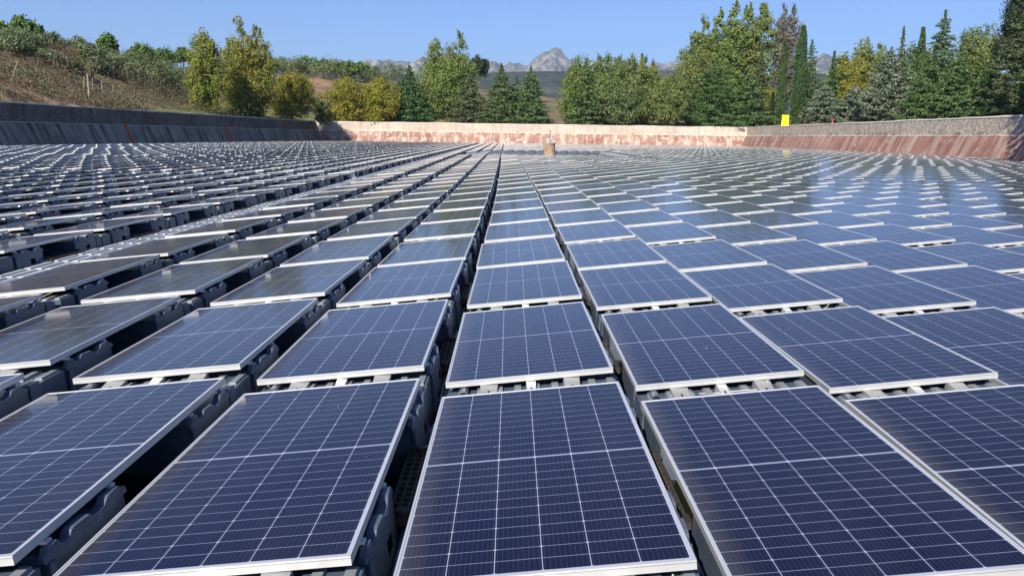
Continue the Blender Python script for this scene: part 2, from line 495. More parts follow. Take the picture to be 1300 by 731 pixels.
# ------------------------------------------------------------------ reservoir walls
def build_wall(nm, A, B, label, mu, ml, joinA=0, joinB=0):
    d = (B - A); ln = d.length; d = d / ln; n = Vector((d.y, -d.x))        # n points into the basin
    root = empty('reservoir_wall', (A.x, A.y, 0), label, 'wall')
    m = max(4, int(ln / 1.5))
    def strip(prof, name, mat, wob=.0):
        us = np.linspace(0, ln, m + 1)
        P = np.zeros((m + 1, len(prof), 3)); UV = np.zeros((m + 1, len(prof), 2))
        acc = [0]
        for j in range(1, len(prof)):
            acc.append(acc[-1] + math.hypot(prof[j][0] - prof[j - 1][0], prof[j][1] - prof[j - 1][1]))
        for i, u in enumerate(us):
            for j, (o, z) in enumerate(prof):
                # mitre the ends so that neighbouring walls meet
                uu = u
                if i == 0: uu = joinA * o
                if i == m: uu = ln - joinB * o
                w = wob * fbm(uu, j * 3.0 + ln, 4, 3, 5)
                q = A + d * uu + n * o
                P[i, j] = (q.x - A.x, q.y - A.y, z + w); UV[i, j] = (u, acc[j])
        o = link(name, grid_mesh(name, P, [mat], smooth=False, uv=UV), root)
        return o
    strip([(1.55, Z_FOOT), (1.05, .55), (.65, 1.5), (.22, Z_LEDGE)], 'lower_slope', ml)
    strip([(.22, Z_LEDGE), (.20, Z_LEDGE + .05), (-.02, Z_LEDGE + .05)], 'ledge', M['coping'])
    strip([(0, Z_LEDGE), (0, 3.1), (0, 3.7), (0, Z_TOP - .1)], 'upper_wall', mu)
    strip([(.04, Z_TOP - .14), (.045, Z_TOP), (-.65, Z_TOP + .02), (-.66, Z_TOP - .5)], 'coping', M['coping'], .07)
    return root
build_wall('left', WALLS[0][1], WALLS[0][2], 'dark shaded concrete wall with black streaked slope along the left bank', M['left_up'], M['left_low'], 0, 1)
build_wall('back', WALLS[1][1], WALLS[1][2], 'pale sunlit wall above a red stained slope across the far end', M['back_up'], M['back_low'], .9, .9)
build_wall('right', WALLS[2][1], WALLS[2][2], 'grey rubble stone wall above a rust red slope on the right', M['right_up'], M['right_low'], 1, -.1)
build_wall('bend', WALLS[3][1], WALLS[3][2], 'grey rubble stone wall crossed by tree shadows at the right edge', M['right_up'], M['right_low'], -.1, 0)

# ------------------------------------------------------------------ the floating panels
TILT = .1075; CT, ST = math.cos(TILT), math.sin(TILT)
PW, PL = 1.04, 2.10
Z_LOW = CAM_Z - 1.506
def tl(u, v, w):                         # panel plane -> local coords (origin: middle of the front edge, on the water)
    return (-.517 + u * CT - w * ST, v, Z_LOW + u * ST + w * CT)
def frame_mb(simple=False):
    b = MB(); e = .0085; h = -.035
    b.box(0, PW, 0, e, h, 0, f=tl); b.box(0, PW, PL - e, PL, h, 0, f=tl)
    b.box(0, e, e, PL - e, h, 0, f=tl); b.box(PW - e, PW, e, PL - e, h, 0, f=tl)
    if not simple:                       # inner flanges below the laminate
        b.box(e, .035, e, PL - e, h, h + .002, f=tl); b.box(PW - .035, PW - e, e, PL - e, h, h + .002, f=tl)
        b.box(.001, PW - .001, -.0015, 0, -.009, -.006, m=1, f=tl)      # groove along the front rail
    return b
def glass_mb():
    b = MB(); e = .0085
    b.quad(tl(e, e, -.0025), tl(PW - e, e, -.0025), tl(PW - e, PL - e, -.0025), tl(e, PL - e, -.0025))
    b.quad(tl(e, PL - e, -.007), tl(PW - e, PL - e, -.007), tl(PW - e, e, -.007), tl(e, e, -.007), m=1)
    return b
def top_z(x): return Z_LOW - .06 + (x + .517) * .1075
def float_mb(v0, v1, dv0, dv1, full=True):
    """one float: raised wedge v0..v1 under the panel plus its low deck dv0..dv1 between the rows"""
    b = MB()
    xl, xr = -.50, .545
    zl, zr = top_z(xl), top_z(xr) - .028
    f0 = .035 if v0 < 1 else .015        # ends lean
    P = [(xl, v0, -.15), (xr + .05, v0, -.15), (xr + .05, v1, -.15), (xl, v1, -.15)]
    if not full:
        b.hexa(P + [(xl, v0 + .02, zl), (xr, v0 + .02, zr), (xr, v1 - .02, zr), (xl, v1 - .02, zl)])
        for a in (.08, .36, .68):
            s = v0 + (v1 - v0) * a
            b.box(xr - .06, xr, s, s + .11, zr - .01, zr + .036)
    else:
        # body without its right side, which gets the recess
        T = [(xl, v0 + f0, zl), (xr, v0 + f0, zr), (xr, v1 - f0, zr), (xl, v1 - f0, zl)]
        b.quad(*T); b.quad(P[0], P[1], T[1], T[0]); b.quad(P[2], P[3], T[3], T[2]); b.quad(P[3], P[0], T[0], T[3])
        c0, c1 = v0 + (v1 - v0) * .45, v0 + (v1 - v0) * .62
        def side(v, z, dx=0):
            a = (z + .15) / (zr + .15)
            lean = f0 * a
            vv = v0 + lean if v <= v0 else v1 - lean if v >= v1 else v
            bulge = .022 * math.sin(math.pi * (v - v0) / (v1 - v0))
            return (xr + .05 * (1 - a) + bulge + dx, vv, z)
        vs = [v0, v0 + .05, (v0 + c0) / 2 + .02, c0, c1, (c1 + v1) / 2 - .02, v1 - .05, v1]
        zs = [-.15, .02, .125, .19, zr]
        for i in range(len(vs) - 1):
            for j in range(len(zs) - 1):
                q = [(vs[i], zs[j]), (vs[i + 1], zs[j]), (vs[i + 1], zs[j + 1]), (vs[i], zs[j + 1])]
                if i == 3 and j == 2:
                    o = [side(*p) for p in q]; n_ = [side(*p, dx=-.05) for p in q]
                    for e_ in range(4):
                        b.quad(o[e_], o[(e_ + 1) % 4], n_[(e_ + 1) % 4], n_[e_], m=1)
                    b.quad(*n_, m=1)
                else:
                    b.quad(*[side(*p) for p in q])
        # cap the gap between bulged side and flat top
        for i in range(len(vs) - 1):
            a_, b_ = side(vs[i], zr), side(vs[i + 1], zr)
            b.quad(a_, b_, (xr - .03, b_[1], zr - .001), (xr - .03, a_[1], zr - .001))
        # scalloped plate along the high edge
        prof = [(0, 0), (.015, 0), (.045, .030), (.13, .034), (.155, .014), (.20, .006), (.24, .008), (.27, .028), (.30, .033), (.47, .030), (.50, .012), (.56, .004), (.66, .008), (.70, .028), (.73, .034), (.88, .032), (.93, .012), (1, 0)]
        for (a0, h0), (a1, h1) in zip(prof, prof[1:]):
            s0, s1 = v0 + (v1 - v0) * a0, v0 + (v1 - v0) * a1
            e0, e1 = .020 * math.sin(math.pi * a0) + .004, .020 * math.sin(math.pi * a1) + .004
            b.hexa([(xr - .030, s0, zr - .02), (xr + e0, s0, zr - .02), (xr + e1, s1, zr - .02), (xr - .030, s1, zr - .02),
                    (xr - .026, s0, zr + h0 + .002), (xr + e0 - .008, s0, zr + h0 + .002), (xr + e1 - .008, s1, zr + h1 + .002), (xr - .026, s1, zr + h1 + .002)])
        # small bright bolts on two lugs
        for a in (.06, .83):
            s = v0 + (v1 - v0) * a
            b.box(xr - .045, xr - .012, s + .006, s + .04, zr + .034, zr + .047, m=2)
        # vertical corner rib at the front
        b.tube([side(v0, -.1, .004), side(v0, .1, .006), side(v0, zr - .02, .002)], [.028, .024, .018], 6)
        # flange with two rails at water level, in the slot between the columns
        b.box(xr + .02, .66, v0 - .02, v1 + .04, .02, .05)
        b.hexa([(xr + .055, v0, .05), (xr + .072, v0, .05), (xr + .060, v1, .05), (xr + .043, v1, .05),
                (xr + .058, v0, .085), (xr + .070, v0, .085), (xr + .058, v1, .085), (xr + .046, v1, .085)])
        b.hexa([(xr + .088, v0, .05), (xr + .10, v0, .05), (xr + .118, v1, .05), (xr + .106, v1, .05),
                (xr + .09, v0, .075), (xr + .098, v0, .075), (xr + .116, v1, .075), (xr + .108, v1, .075)])
    # deck between the rows
    zd0, zd1 = .165, .262
    b.hexa([(xl - .02, dv0, -.1), (xr + .03, dv0, -.1), (xr + .03, dv1, -.1), (xl - .02, dv1, -.1),
            (xl, dv0 + .012, zd0), (xr, dv0 + .012, zd1), (xr, dv1 - .012, zd1), (xl, dv1 - .012, zd0)])
    if full:
        for q in range(9):               # ribs of the deck, coloured lighter as if sunlit
            x = xl + .06 + q * .115
            z = zd0 + (x - xl) * .091
            b.hexa([(x, dv0 + .02, z - .01), (x + .055, dv0 + .02, z - .007), (x + .055, dv1 - .02, z - .007), (x, dv1 - .02, z - .01),
                    (x + .008, dv0 + .03, z + .018), (x + .047, dv0 + .03, z + .021), (x + .047, dv1 - .03, z + .021), (x + .008, dv1 - .03, z + .018)], m=3)
    return b
def pipe_add(b, v):                      # pipe end of the float, at the low side; dark disc paints its shaded mouth
    b.tube([(-.40, v, .188), (-.40, v + .2, .185)], .030, 10, m=0)
    b.tube([(-.40, v - .002, .188), (-.40, v + .001, .188)], .025, 10, m=1)
def clamp_mb(u, wide):
    b = MB()
    x = -.517 + u
    zt = Z_LOW - .036 + u * .107
    zb = .168 + u * .094
    b.hexa([(x - wide, -.13, zb - .02), (x + wide, -.13, zb - .02), (x + wide, .03, zb - .02), (x - wide, .03, zb - .02),
            (x - wide * .9, -.12, zb + .022), (x + wide * .9, -.12, zb + .022), (x + wide, .03, zt), (x - wide, .03, zt)])
    b.box(x - .005, x + .005, -.118, .02, zb + .01, zb + .028, m=1)
    return b
def grate_mb():
    b = MB(); x0, x1, v0, v1, z = .525, .655, .80, 1.46, .15
    for q in range(4):
        x = x0 + (x1 - x0 - .014) * q / 3; b.box(x, x + .014, v0, v1, z - .03, z)
    for q in range(12):
        v = v0 + (v1 - v0 - .016) * q / 11; b.box(x0 + .003, x1 - .003, v, v + .02, z - .028, z - .003)
    b.box(x0 - .01, x1 + .01, v0 - .08, v0, z - .04, z - .004); b.box(x0 - .01, x1 + .01, v1, v1 + .08, z - .04, z - .004)
    for v in (v0 - .04, v1 + .04):
        b.tube([((x0 + x1) / 2, v, z - .01), ((x0 + x1) / 2, v, z + .018)], .032, 8)
    b.box(x0 - .02, x1 + .01, v0 - .02, v1 + .02, z - .075, z - .05)
    return b
def cable_mb(kind):
    b = MB()
    if kind == 0: p = [(.44, .002, .30), (.435, -.03, .26), (.43, -.05, .2), (.425, -.03, .17), (.42, -.09, .16)]
    elif kind == 1: p = [(.40, .002, .30), (.34, -.06, .27), (.28, -.10, .2), (.20, -.11, .17), (.31, -.12, .21), (.40, -.12, .20), (.46, -.10, .17)]
    else: p = [(.30, .002, .29), (.24, -.05, .25), (.10, -.08, .245), (-.05, -.06, .22), (-.12, .0, .2)]
    # smooth
    P = [Vector(q) for q in p]; out = []
    for i in range(len(P) - 1):
        a, b0, c, d = P[max(0, i - 1)], P[i], P[i + 1], P[min(len(P) - 1, i + 2)]
        for t in (0, .33, .66):
            out.append(.5 * ((2 * b0) + (c - a) * t + (2 * a - 5 * b0 + 4 * c - d) * t * t + (3 * b0 - a - 3 * c + d) * t ** 3))
    out.append(P[-1])
    b.tube(out, .0034, 5)
    return b
ME = {}
ME['frame'] = frame_mb().mesh('panel_frame', [M['alu'], M['grey_metal']])
ME['glass'] = glass_mb().mesh('cell_glass', [M['glass'], M['pad']])
fb = float_mb(.13, .76, -.15, .11); pipe_add(fb, -.10)
ME['front_float'] = fb.mesh('front_float', [M['float'], M['void'], M['alu'], M['low_deck']])
ME['rear_float'] = float_mb(1.50, 2.08, 2.09, 2.25).mesh('rear_float', [M['float'], M['void'], M['alu'], M['low_deck']])
ME['clamp_a'] = clamp_mb(.27, .055).mesh('mounting_clamp', [M['pad'], M['void']])
ME['clamp_b'] = clamp_mb(.53, .03).mesh('mounting_clamp', [M['alu'], M['void']])
ME['clamp_c'] = clamp_mb(.78, .05).mesh('mounting_clamp', [M['pad'], M['void']])
ME['grate'] = grate_mb().mesh('connector_grate', [M['black']])
ME['cable'] = [cable_mb(q).mesh('earth_cable', [M['cable2'] if q == 2 else M['cable']]) for q in range(3)]

# rows and columns
rows = [2.60, 4.97, 7.373, 9.643, 12.112, 14.49, 16.936, 19.306, 21.768, 24.17, 26.58, 28.99]
y0 = 32.2
while y0 < 178:
    rows += [y0 + 2.41 * q for q in range(8)]
    y0 += 8 * 2.41 + .75
xl_cols = {0: -.391, 1: .777, 2: 1.966, -1: -1.568, -2: -2.69, -3: -3.87, -4: -5.06}
cols = dict(xl_cols)
for q in range(3, 46): cols[q] = 1.966 + (q - 2) * 1.178
for q in range(5, 46): cols[-q] = -5.93 - 1.035 - (q - 5) * 1.165
def proj(x, y, z):
    d = Vector((x, y, z - CAM_Z)); zc = d.dot(FW)
    if zc < .3: return None
    return 650 + F_PX * d.dot(RT) / zc, 365.5 - F_PX * d.dot(UP) / zc
HOLE = (-2.1, 9.2, 66.3, 91.5)
panels = []
for ri, y in enumerate(rows):
    for ck, x in cols.items():
        shear = -.008 * max(0, y - 22)
        jx, jy = random.gauss(0, .007), random.gauss(0, .018) + .035 * math.sin(ck * 1.3 + 1)
        if ck in (-1, 0): jy = 0
        if ck in (1, 2) and ri < 9: jy = -.012
        cx, cyy = x + .517 + shear + jx, y + jy
        pc = (cx, cyy + 1.05)
        if not (inside((cx - .6, cyy - .2), 1.7) and inside((cx + .75, cyy + 2.3), 1.7) and inside((cx - .6, cyy + 2.3), 1.7) and inside((cx + .7, cyy), 1.7)): continue
        if HOLE[2] - .6 < cyy < HOLE[3] and HOLE[0] - 1.7 < cx < HOLE[1] + 1.5: continue
        area = 0
        g = []
        for a in range(6):
            for c in range(9):
                q = tl(PW * a / 5, PL * c / 8, 0)
                g.append(proj(cx + q[0], cyy + q[1], q[2]))
        for a in range(5):
            for c in range(8):
                p = [g[a * 9 + c], g[a * 9 + c + 1], g[a * 9 + 10 + c], g[a * 9 + 9 + c]]
                if any(w is None for w in p): continue
                mx = sum(w[0] for w in p) / 4; my = sum(w[1] for w in p) / 4
                if 0 < mx < 1300 and 0 < my < 731:
                    area += abs(sum(p[i][0] * p[(i + 1) % 4][1] - p[(i + 1) % 4][0] * p[i][1] for i in range(4))) / 2
        panels.append((area, ri, ck, cx, cyy))
panels.sort(key=lambda q: -q[0])
near = [p for p in panels[:296] if p[0] > 0]
far = panels[len(near):]
ORD = ['zeroth', 'first', 'second', 'third', 'fourth', 'fifth', 'sixth', 'seventh', 'eighth', 'ninth', 'tenth', 'eleventh', 'twelfth', 'thirteenth', 'fourteenth', 'fifteenth', 'sixteenth', 'seventeenth', 'eighteenth', 'nineteenth', 'twentieth',
       'twenty-first', 'twenty-second', 'twenty-third', 'twenty-fourth', 'twenty-fifth', 'twenty-sixth', 'twenty-seventh', 'twenty-eighth', 'twenty-ninth', 'thirtieth']
ORD += ['thirty-' + q for q in ORD[1:10]] + ['fortieth'] + ['forty-' + q for q in ORD[1:10]] + ['fiftieth']
def child(proto, name, root, mesh):
    key = (name, mesh.name)
    if key not in proto:
        o = bpy.data.objects.new(name, mesh); proto[key] = o
    else:
        o = proto[key].copy()
    COL.objects.link(o); o.parent = root
    return o
proto = {}
tiltj = {}
for area, ri, ck, cx, cyy in near:
    row = ORD[ri + 1] + ' row from the front'
    if ck == 0: where = 'in the centre column'
    elif ck > 0: where = ORD[ck] + ' column right of the centre column'
    elif ck >= -4: where = ORD[-ck] + ' column left of the centre column'
    else: where = ORD[-ck - 4] + ' column beyond the left walkway'
    root = empty('solar_panel', (cx, cyy, 0), 'blue solar panel, %s, %s' % (row, where), 'solar panel', 'floating solar panels in rows')
    root.rotation_euler = (random.gauss(0, .0028), random.gauss(0, .0032), random.gauss(0, .0035))
    child(proto, 'panel_frame', root, ME['frame'])
    child(proto, 'cell_glass', root, ME['glass'])
    child(proto, 'front_float', root, ME['front_float'])
    child(proto, 'rear_float', root, ME['rear_float'])
    if cyy < 26:
        child(proto, 'connector_grate', root, ME['grate'])
        child(proto, 'mounting_clamp', root, ME['clamp_a'])
        child(proto, 'mounting_clamp', root, ME['clamp_b'])
        child(proto, 'mounting_clamp', root, ME['clamp_c'])
        if cyy < 18 and (ri * 2 + ck) % 3 == 0:
            child(proto, 'earth_cable', root, ME['cable'][(ri * 3 + ck * 5) % 3])

# everything smaller: one object
def tmpl(mbs):
    V = []; mi = []; U = []
    for mb, off in mbs:
        va = np.array(mb.v)
        for f, m_, uv in zip(mb.f, mb.m, mb.uv):
            if len(f) != 4: continue
            V.append(va[list(f)]); mi.append(m_ + off if isinstance(off, int) else off[m_]); U.append(uv)
    return np.array(V), np.array(mi), np.array(U)
g1 = MB(); e = .0085
g1.quad(tl(e, e, -.0025), tl(PW - e, e, -.0025), tl(PW - e, PL - e, -.0025), tl(e, PL - e, -.0025))
FM = [M['glass'], M['alu'], M['float'], M['void'], M['pad'], M['black'], M['low_deck']]
mids = tmpl([(g1, [0]), (frame_mb(True), [1, 1]), (float_mb(.13, .76, -.15, .11, True), [2, 3, 1, 6]), (float_mb(1.5, 2.08, 2.09, 2.25, True), [2, 3, 1, 6]),
             (clamp_mb(.27, .055), [4, 3]), (clamp_mb(.78, .05), [4, 3])])
fars = tmpl([(g1, [0]), (frame_mb(True), [1, 1]), (float_mb(.13, .76, -.15, .11, False), [2, 3, 1, 6]), (float_mb(1.5, 2.08, 2.09, 2.25, False), [2, 3, 1, 6]),
             (clamp_mb(.27, .055), [4, 3])])
VV, MI, UU, TN = [], [], [], []
for area, ri, ck, cx, cyy in far:
    T = mids if cyy < 45 else fars
    V = T[0].copy()
    ax, ay = random.gauss(0, .0026), random.gauss(0, .0032)
    V[..., 2] += V[..., 0] * ay + (V[..., 1] - 1) * ax
    V += np.array((cx, cyy, 0))
    VV.append(V); MI.append(T[1]); UU.append(T[2]); TN.append(np.full(len(V), random.random()))
fmesh = quads_mesh('solar_panel_field', np.concatenate(VV), FM, np.concatenate(MI), np.concatenate(UU))
ta = fmesh.attributes.new('tone', 'FLOAT', 'FACE')
ta.data.foreach_set('value', np.concatenate(TN).astype(np.float32))
tag(link('solar_panel_field', fmesh), 'vast field of smaller distant solar panels filling the reservoir to its walls', 'solar panels', kind='stuff')

# walkways
def walk_mb(w, l):
    b = MB()
    b.hexa([(-w / 2, 0, -.1), (w / 2, 0, -.1), (w / 2, l, -.1), (-w / 2, l, -.1),
            (-w / 2 + .02, .012, .11), (w / 2 - .02, .012, .11), (w / 2 - .02, l - .012, .11), (-w / 2 + .02, l - .012, .11)])
    n = max(3, int(w / .13))
    for q in range(n):
        x = -w / 2 + .05 + q * (w - .1) / n
        for s0, s1 in ((.04, l / 2 - .03), (l / 2 + .03, l - .04)):
            b.hexa([(x, s0, .105), (x + .09, s0, .105), (x + .09, s1, .105), (x, s1, .105),
                    (x + .01, s0 + .01, .125), (x + .08, s0 + .01, .125), (x + .08, s1 - .01, .125), (x + .01, s1 - .01, .125)])
    for s in (-1, 1):
        b.box(s * w / 2 - .03, s * w / 2 + .03, l - .1, l + .1, .04, .135)
    return b
WL = 1.2
wmesh = walk_mb(.74, WL).mesh('walkway_float', [M['deck']])
wp = None
for q in range(22):
    y = 5.6 + q * WL
    if wp is None: wp = o = link('walkway_float', wmesh)
    else: o = wp.copy(); COL.objects.link(o)
    o.location = (-5.495 - .008 * max(0, y - 22), y, random.gauss(0, .004))
    o.rotation_euler = (0, 0, random.gauss(0, .004))
    tag(o, 'pale grey ribbed walkway float, %s from the front of the left walkway' % ORD[q + 1], 'walkway float', 'floats of the left walkway')
wt = tmpl([(walk_mb(.74, WL), [0])])[0]
W = []
y = 5.6 + 22 * WL
while y < 176:
    if inside((-6.5, y), 2): W.append(wt + np.array((-5.495 - .008 * max(0, y - 22), y, 0)))
    y += WL
wt2 = tmpl([(walk_mb(.62, 1.17), [0])])[0]
rotq = wt2[..., [1, 0, 2]] * np.array((1, 1, 1))
gaps = [(rows[i] + 2.12 + rows[i + 1]) / 2 for i in range(len(rows) - 1) if rows[i + 1] - rows[i] > 2.8]
for gy in gaps:
    x = -50
    while x < 50:
        hole = HOLE[2] - .3 < gy < HOLE[3] + 1 and HOLE[0] - 1 < x < HOLE[1] + .5
        if inside((x, gy), 2.2) and inside((x + 1.2, gy), 2.2) and not hole: W.append(rotq[:, ::-1] + np.array((x, gy, 0)))
        x += 1.178
# platforms along the two sides of the open square
wt3 = tmpl([(walk_mb(1.15, WL), [0])])[0]
y = HOLE[2] + .2
while y < HOLE[3] - 1:
    for x in (HOLE[0] - .85, HOLE[1] + .8): W.append(wt3 + np.array((x, y, .04)))
    y += WL
tag(link('walkway_float_field', quads_mesh('walkway_float_field', np.concatenate(W), [M['deck']])), 'distant grey walkway floats between the blocks of panels', 'walkway floats', kind='stuff')

# ------------------------------------------------------------------ intake tower in the open square
tw = empty('intake_tower', (3.5, 79, 0), 'round tan concrete intake tower standing in the open square of water', 'tower')
b = MB()
prof = [(.62, -.3), (.60, .05), (.57, .1), (.57, .52), (.60, .54), (.60, .62), (.57, .64), (.57, 1.06), (.62, 1.08), (.62, 1.18), (.50, 1.19)]
n = 24
for i in range(len(prof) - 1):
    for q in range(n):
        a0, a1 = 2 * math.pi * q / n, 2 * math.pi * (q + 1) / n
        (r0, z0), (r1, z1) = prof[i], prof[i + 1]
        b.quad((r0 * .95 * math.cos(a0), r0 * .95 * math.sin(a0), z0), (r0 * .95 * math.cos(a1), r0 * .95 * math.sin(a1), z0), (r1 * .95 * math.cos(a1), r1 * .95 * math.sin(a1), z1), (r1 * .95 * math.cos(a0), r1 * .95 * math.sin(a0), z1))
i = len(b.v); b.v += [(0.475 * math.cos(2 * math.pi * q / n), 0.475 * math.sin(2 * math.pi * q / n), 1.19) for q in range(n)]
b.f.append(tuple(range(i, i + n))); b.m.append(0); b.uv.append(tuple((0, 0) for _ in range(n)))
b.build('tower_shaft', M['tower'], tw)
b = MB(); b.box(-.30, .02, -.15, .2, 1.19, 1.56); b.box(-.24, -.04, -.1, .15, 1.56, 1.64); b.build('valve_gearbox', M['grey_metal'], tw)
b = MB(); b.tube([(.06, 0, 1.19), (.06, 0, 2.35)], .035, 6); b.build('valve_spindle', M['dark_wood'], tw)
b = MB()
b.tube([(.28 + .22 * math.cos(t), -.1, 1.56 + .22 * math.sin(t)) for t in np.linspace(0, 2 * math.pi, 15)], .025, 5)
b.tube([(.06, -.1, 1.56), (.5, -.1, 1.56)], .02, 5); b.tube([(.28, -.1, 1.2), (.28, -.1, 1.78)], .025, 5)
b.build('handwheel', M['grey_metal'], tw)

# ------------------------------------------------------------------ orange ladders on the left slope
def left_wall_pt(Y, off, z):
    A, B = WALLS[0][1], WALLS[0][2]; d = (B - A).normalized(); n = Vector((d.y, -d.x))
    p = A + d * ((Y - A.y) / d.y) + n * off
    return Vector((p.x, p.y, z))
def wy_at(px):
    return wall_y((px - 650) / F_PX)
for px, wd, label in ((163, .26, 'narrow orange rope ladder hung on the dark left slope, nearer one'), (290, .62, 'wide orange rope ladder hung on the dark left slope, farther one')):
    Y = wy_at(px) + .5
    prof = [(.14, Z_LEDGE + .16), (.34, Z_LEDGE + .05), (.72, 1.5), (1.13, .55), (1.45, -.1)]
    p0 = left_wall_pt(Y, .3, 0)
    root = empty('rope_ladder', p0, label, 'ladder', 'orange ladders on the left wall')
    for s in (-1, 1):
        b = MB(); b.tube([left_wall_pt(Y + s * wd / 2, o, z) - p0 for o, z in prof], .06, 6); b.build('side_rope', M['orange'], root)
    for q in range(8):
        t = (q + .5) / 8; zz = Z_LEDGE - t * 2.3; oo = .24 + (Z_LEDGE - zz) * .43 + .1
        b = MB(); b.tube([left_wall_pt(Y - wd / 2, oo, zz) - p0, left_wall_pt(Y + wd / 2, oo, zz) - p0], .04, 5); b.build('rung', M['orange'], root)
    b = MB(); b.tube([left_wall_pt(Y - wd / 2 - .5, .12, Z_LEDGE + .12) - p0, left_wall_pt(Y + wd / 2 + .9, .12, Z_LEDGE + .10) - p0], .05, 6); b.build('top_bar', M['orange'], root)

# ------------------------------------------------------------------ yellow sign, red marker, posts
p = atY(996.5, 158, wall_y(ray(996.5, 158).x / ray(996.5, 158).y) + 2.0); p.z = 4.3
root = empty('sign_board', p, 'bright yellow two-part sign board behind the far right wall, beside the cypresses', 'sign')
b = MB(); b.box(-.64, .64, -.05, .0, 1.07, 2.02); b.build('upper_board', M['yellow'], root)
b = MB(); b.box(-.68, .68, -.05, .0, -.1, .96); b.build('lower_board', M['yellow'], root)
for s in (-.5, .5):
    b = MB(); b.box(s - .05, s + .05, .003, .08, -.6, 1.95); b.build('post', M['grey_metal'], root)
p = atY(1057, 153, wall_y(ray(1057, 153).x / ray(1057, 153).y) + 1.8); p.z = 4.2
root = empty('marker_post', p, 'small red marker post with a dark cap behind the right wall', 'post')
b = MB(); b.tube([(0, 0, -.3), (0, 0, .72)], .12, 8); b.build('shaft', M['red'], root)
b = MB(); b.box(-.40, .34, -.2, .2, .721, 1.02); b.build('cap', M['dark_wood'], root)

def post(px, ytop, Y, h, mat, label, group, rad=.09, lean=0):
    p = atY(px, ytop, Y); p.z = ground_z(p.x, p.y)
    b = MB(); pts = [(lean * t * h, .02 * math.sin(3 * t), -.4 + (h + .4) * t) for t in np.linspace(0, 1, 5)]
    b.tube(pts, [rad * 1.15, rad, rad, rad * .95, rad * .8], 7)
    o = b.build('fence_post', mat); o.location = p
    return tag(o, label, 'post', group)
for i, px in enumerate([69, 72.5, 82, 86, 91, 93.5, 104, 115, 117.5]):
    post(px, 80, 116 + i * 1.2, 1.9 + .25 * (i % 3), M['dark_wood'], 'dark wooden fence post, %s from the left along the top of the bank' % ORD[i + 1], 'dark fence posts on the bank', .11)
for i, (px, h, ln) in enumerate([(105.5, 2.0, .2), (118.5, 2.1, 0), (130.5, 2.3, -.04), (143.5, 1.9, .02), (150, 1.2, 0)]):
    post(px, 115, 112 + i * 2, h * .85, M['wood'], 'pale leaning fence post, %s from the left at the foot of the bank' % ORD[i + 1], 'pale fence posts below the bank', .07, ln)
post(113.5, 125, 101, 3.2, M['wood'], 'tall pale wooden pole standing just behind the dark left wall', 'pole', .11, -.01)
post(10, 100, 96, 2.6, M['wood'], 'pale stake leaning over the bare bank at the left edge', 'stake', .06, .5)

# ------------------------------------------------------------------ trees
def leaves(C, size, asp=.6, up=0.0, dirs=None, out=None):
    """quads at centres C; up biases leaf normals upward, dirs aligns long axes"""
    n = len(C)
    nrm = rng.normal(size=(n, 3)); nrm[:, 2] += up
    if out is not None: nrm += out * 1.3
    nrm /= np.linalg.norm(nrm, axis=1, keepdims=True)
    if dirs is None: a = rng.normal(size=(n, 3))
    else: a = dirs + rng.normal(size=(n, 3)) * .35
    a -= nrm * (a * nrm).sum(1, keepdims=True); a /= np.linalg.norm(a, axis=1, keepdims=True) + 1e-9
    b = np.cross(nrm, a)
    s = (size * rng.uniform(.6, 1.3, n))[:, None]
    a = a * s; b = b * s * asp
    return np.stack([C - a, C - b * .8 + a * .15, C + a, C + b * .8 + a * .15], 1)
LOBE_N = [None]
def lobe_points(lobes, n, clump=.16, per=26, hollow=.55):
    """points in clumps through the outer part of ellipsoid lobes"""
    vol = np.array([l[3] * l[4] + l[4] * l[5] + l[3] * l[5] for l in lobes]); vol = vol / vol.sum()
    out = []; nn = []
    for l, w in zip(lobes, vol):
        nc = max(8, int(n * w / per))
        d = rng.normal(size=(nc, 3)); d /= np.linalg.norm(d, axis=1, keepdims=True)
        r = rng.uniform(hollow, 1.0, nc) ** .7
        c = d * r[:, None]
        p = np.repeat(c, per, 0) + np.clip(rng.normal(size=(nc * per, 3)), -1.7, 1.7) * clump * rng.uniform(.6, 1.4, (nc, 1)).repeat(per, 0)
        out.append(p * np.array(l[3:6]) + np.array(l[:3]))
        nn.append(p / (np.linalg.norm(p, axis=1, keepdims=True) + 1e-6))
    LOBE_N[0] = np.concatenate(nn)
    return np.concatenate(out)
def trunk_mb(h, r, limbs=(), lean=(0, 0)):
    b = MB()
    pts = [(lean[0] * t * h + .08 * r * math.sin(5 * t), lean[1] * t * h, -.6 + (h + .6) * t) for t in np.linspace(0, 1, 7)]
    b.tube(pts, [r * (1.25 - 1.1 * t) if t else r * 1.5 for t in np.linspace(0, 1, 7)], 8)
    for (z0, x, y, z) in limbs:
        b.tube([(lean[0] * z0, lean[1] * z0, z0), (x * .45, y * .45, z0 + (z - z0) * .55), (x, y, z)], [r * .45, r * .28, r * .08], 5)
    return b
def finish_tree(name, V, leafm, trunk, bark, p, label, group, rz=0, rot=True):
    root = empty(name, p, label, 'tree' if 'shrub' not in name else 'shrub', group)
    trunk.build('trunk', bark, root)
    link('crown', quads_mesh('crown', V, [leafm]), root)
    return root
def spot(px, Y): 
    t = ray(px, 150); x = t.x / t.y * Y
    return Vector((x, Y, ground_z(x, Y)))
def height_for(px, ytop, p):
    return atY(px, ytop, p.y).z - p.z
def wid(pxw, Y): return pxw / F_PX * Y

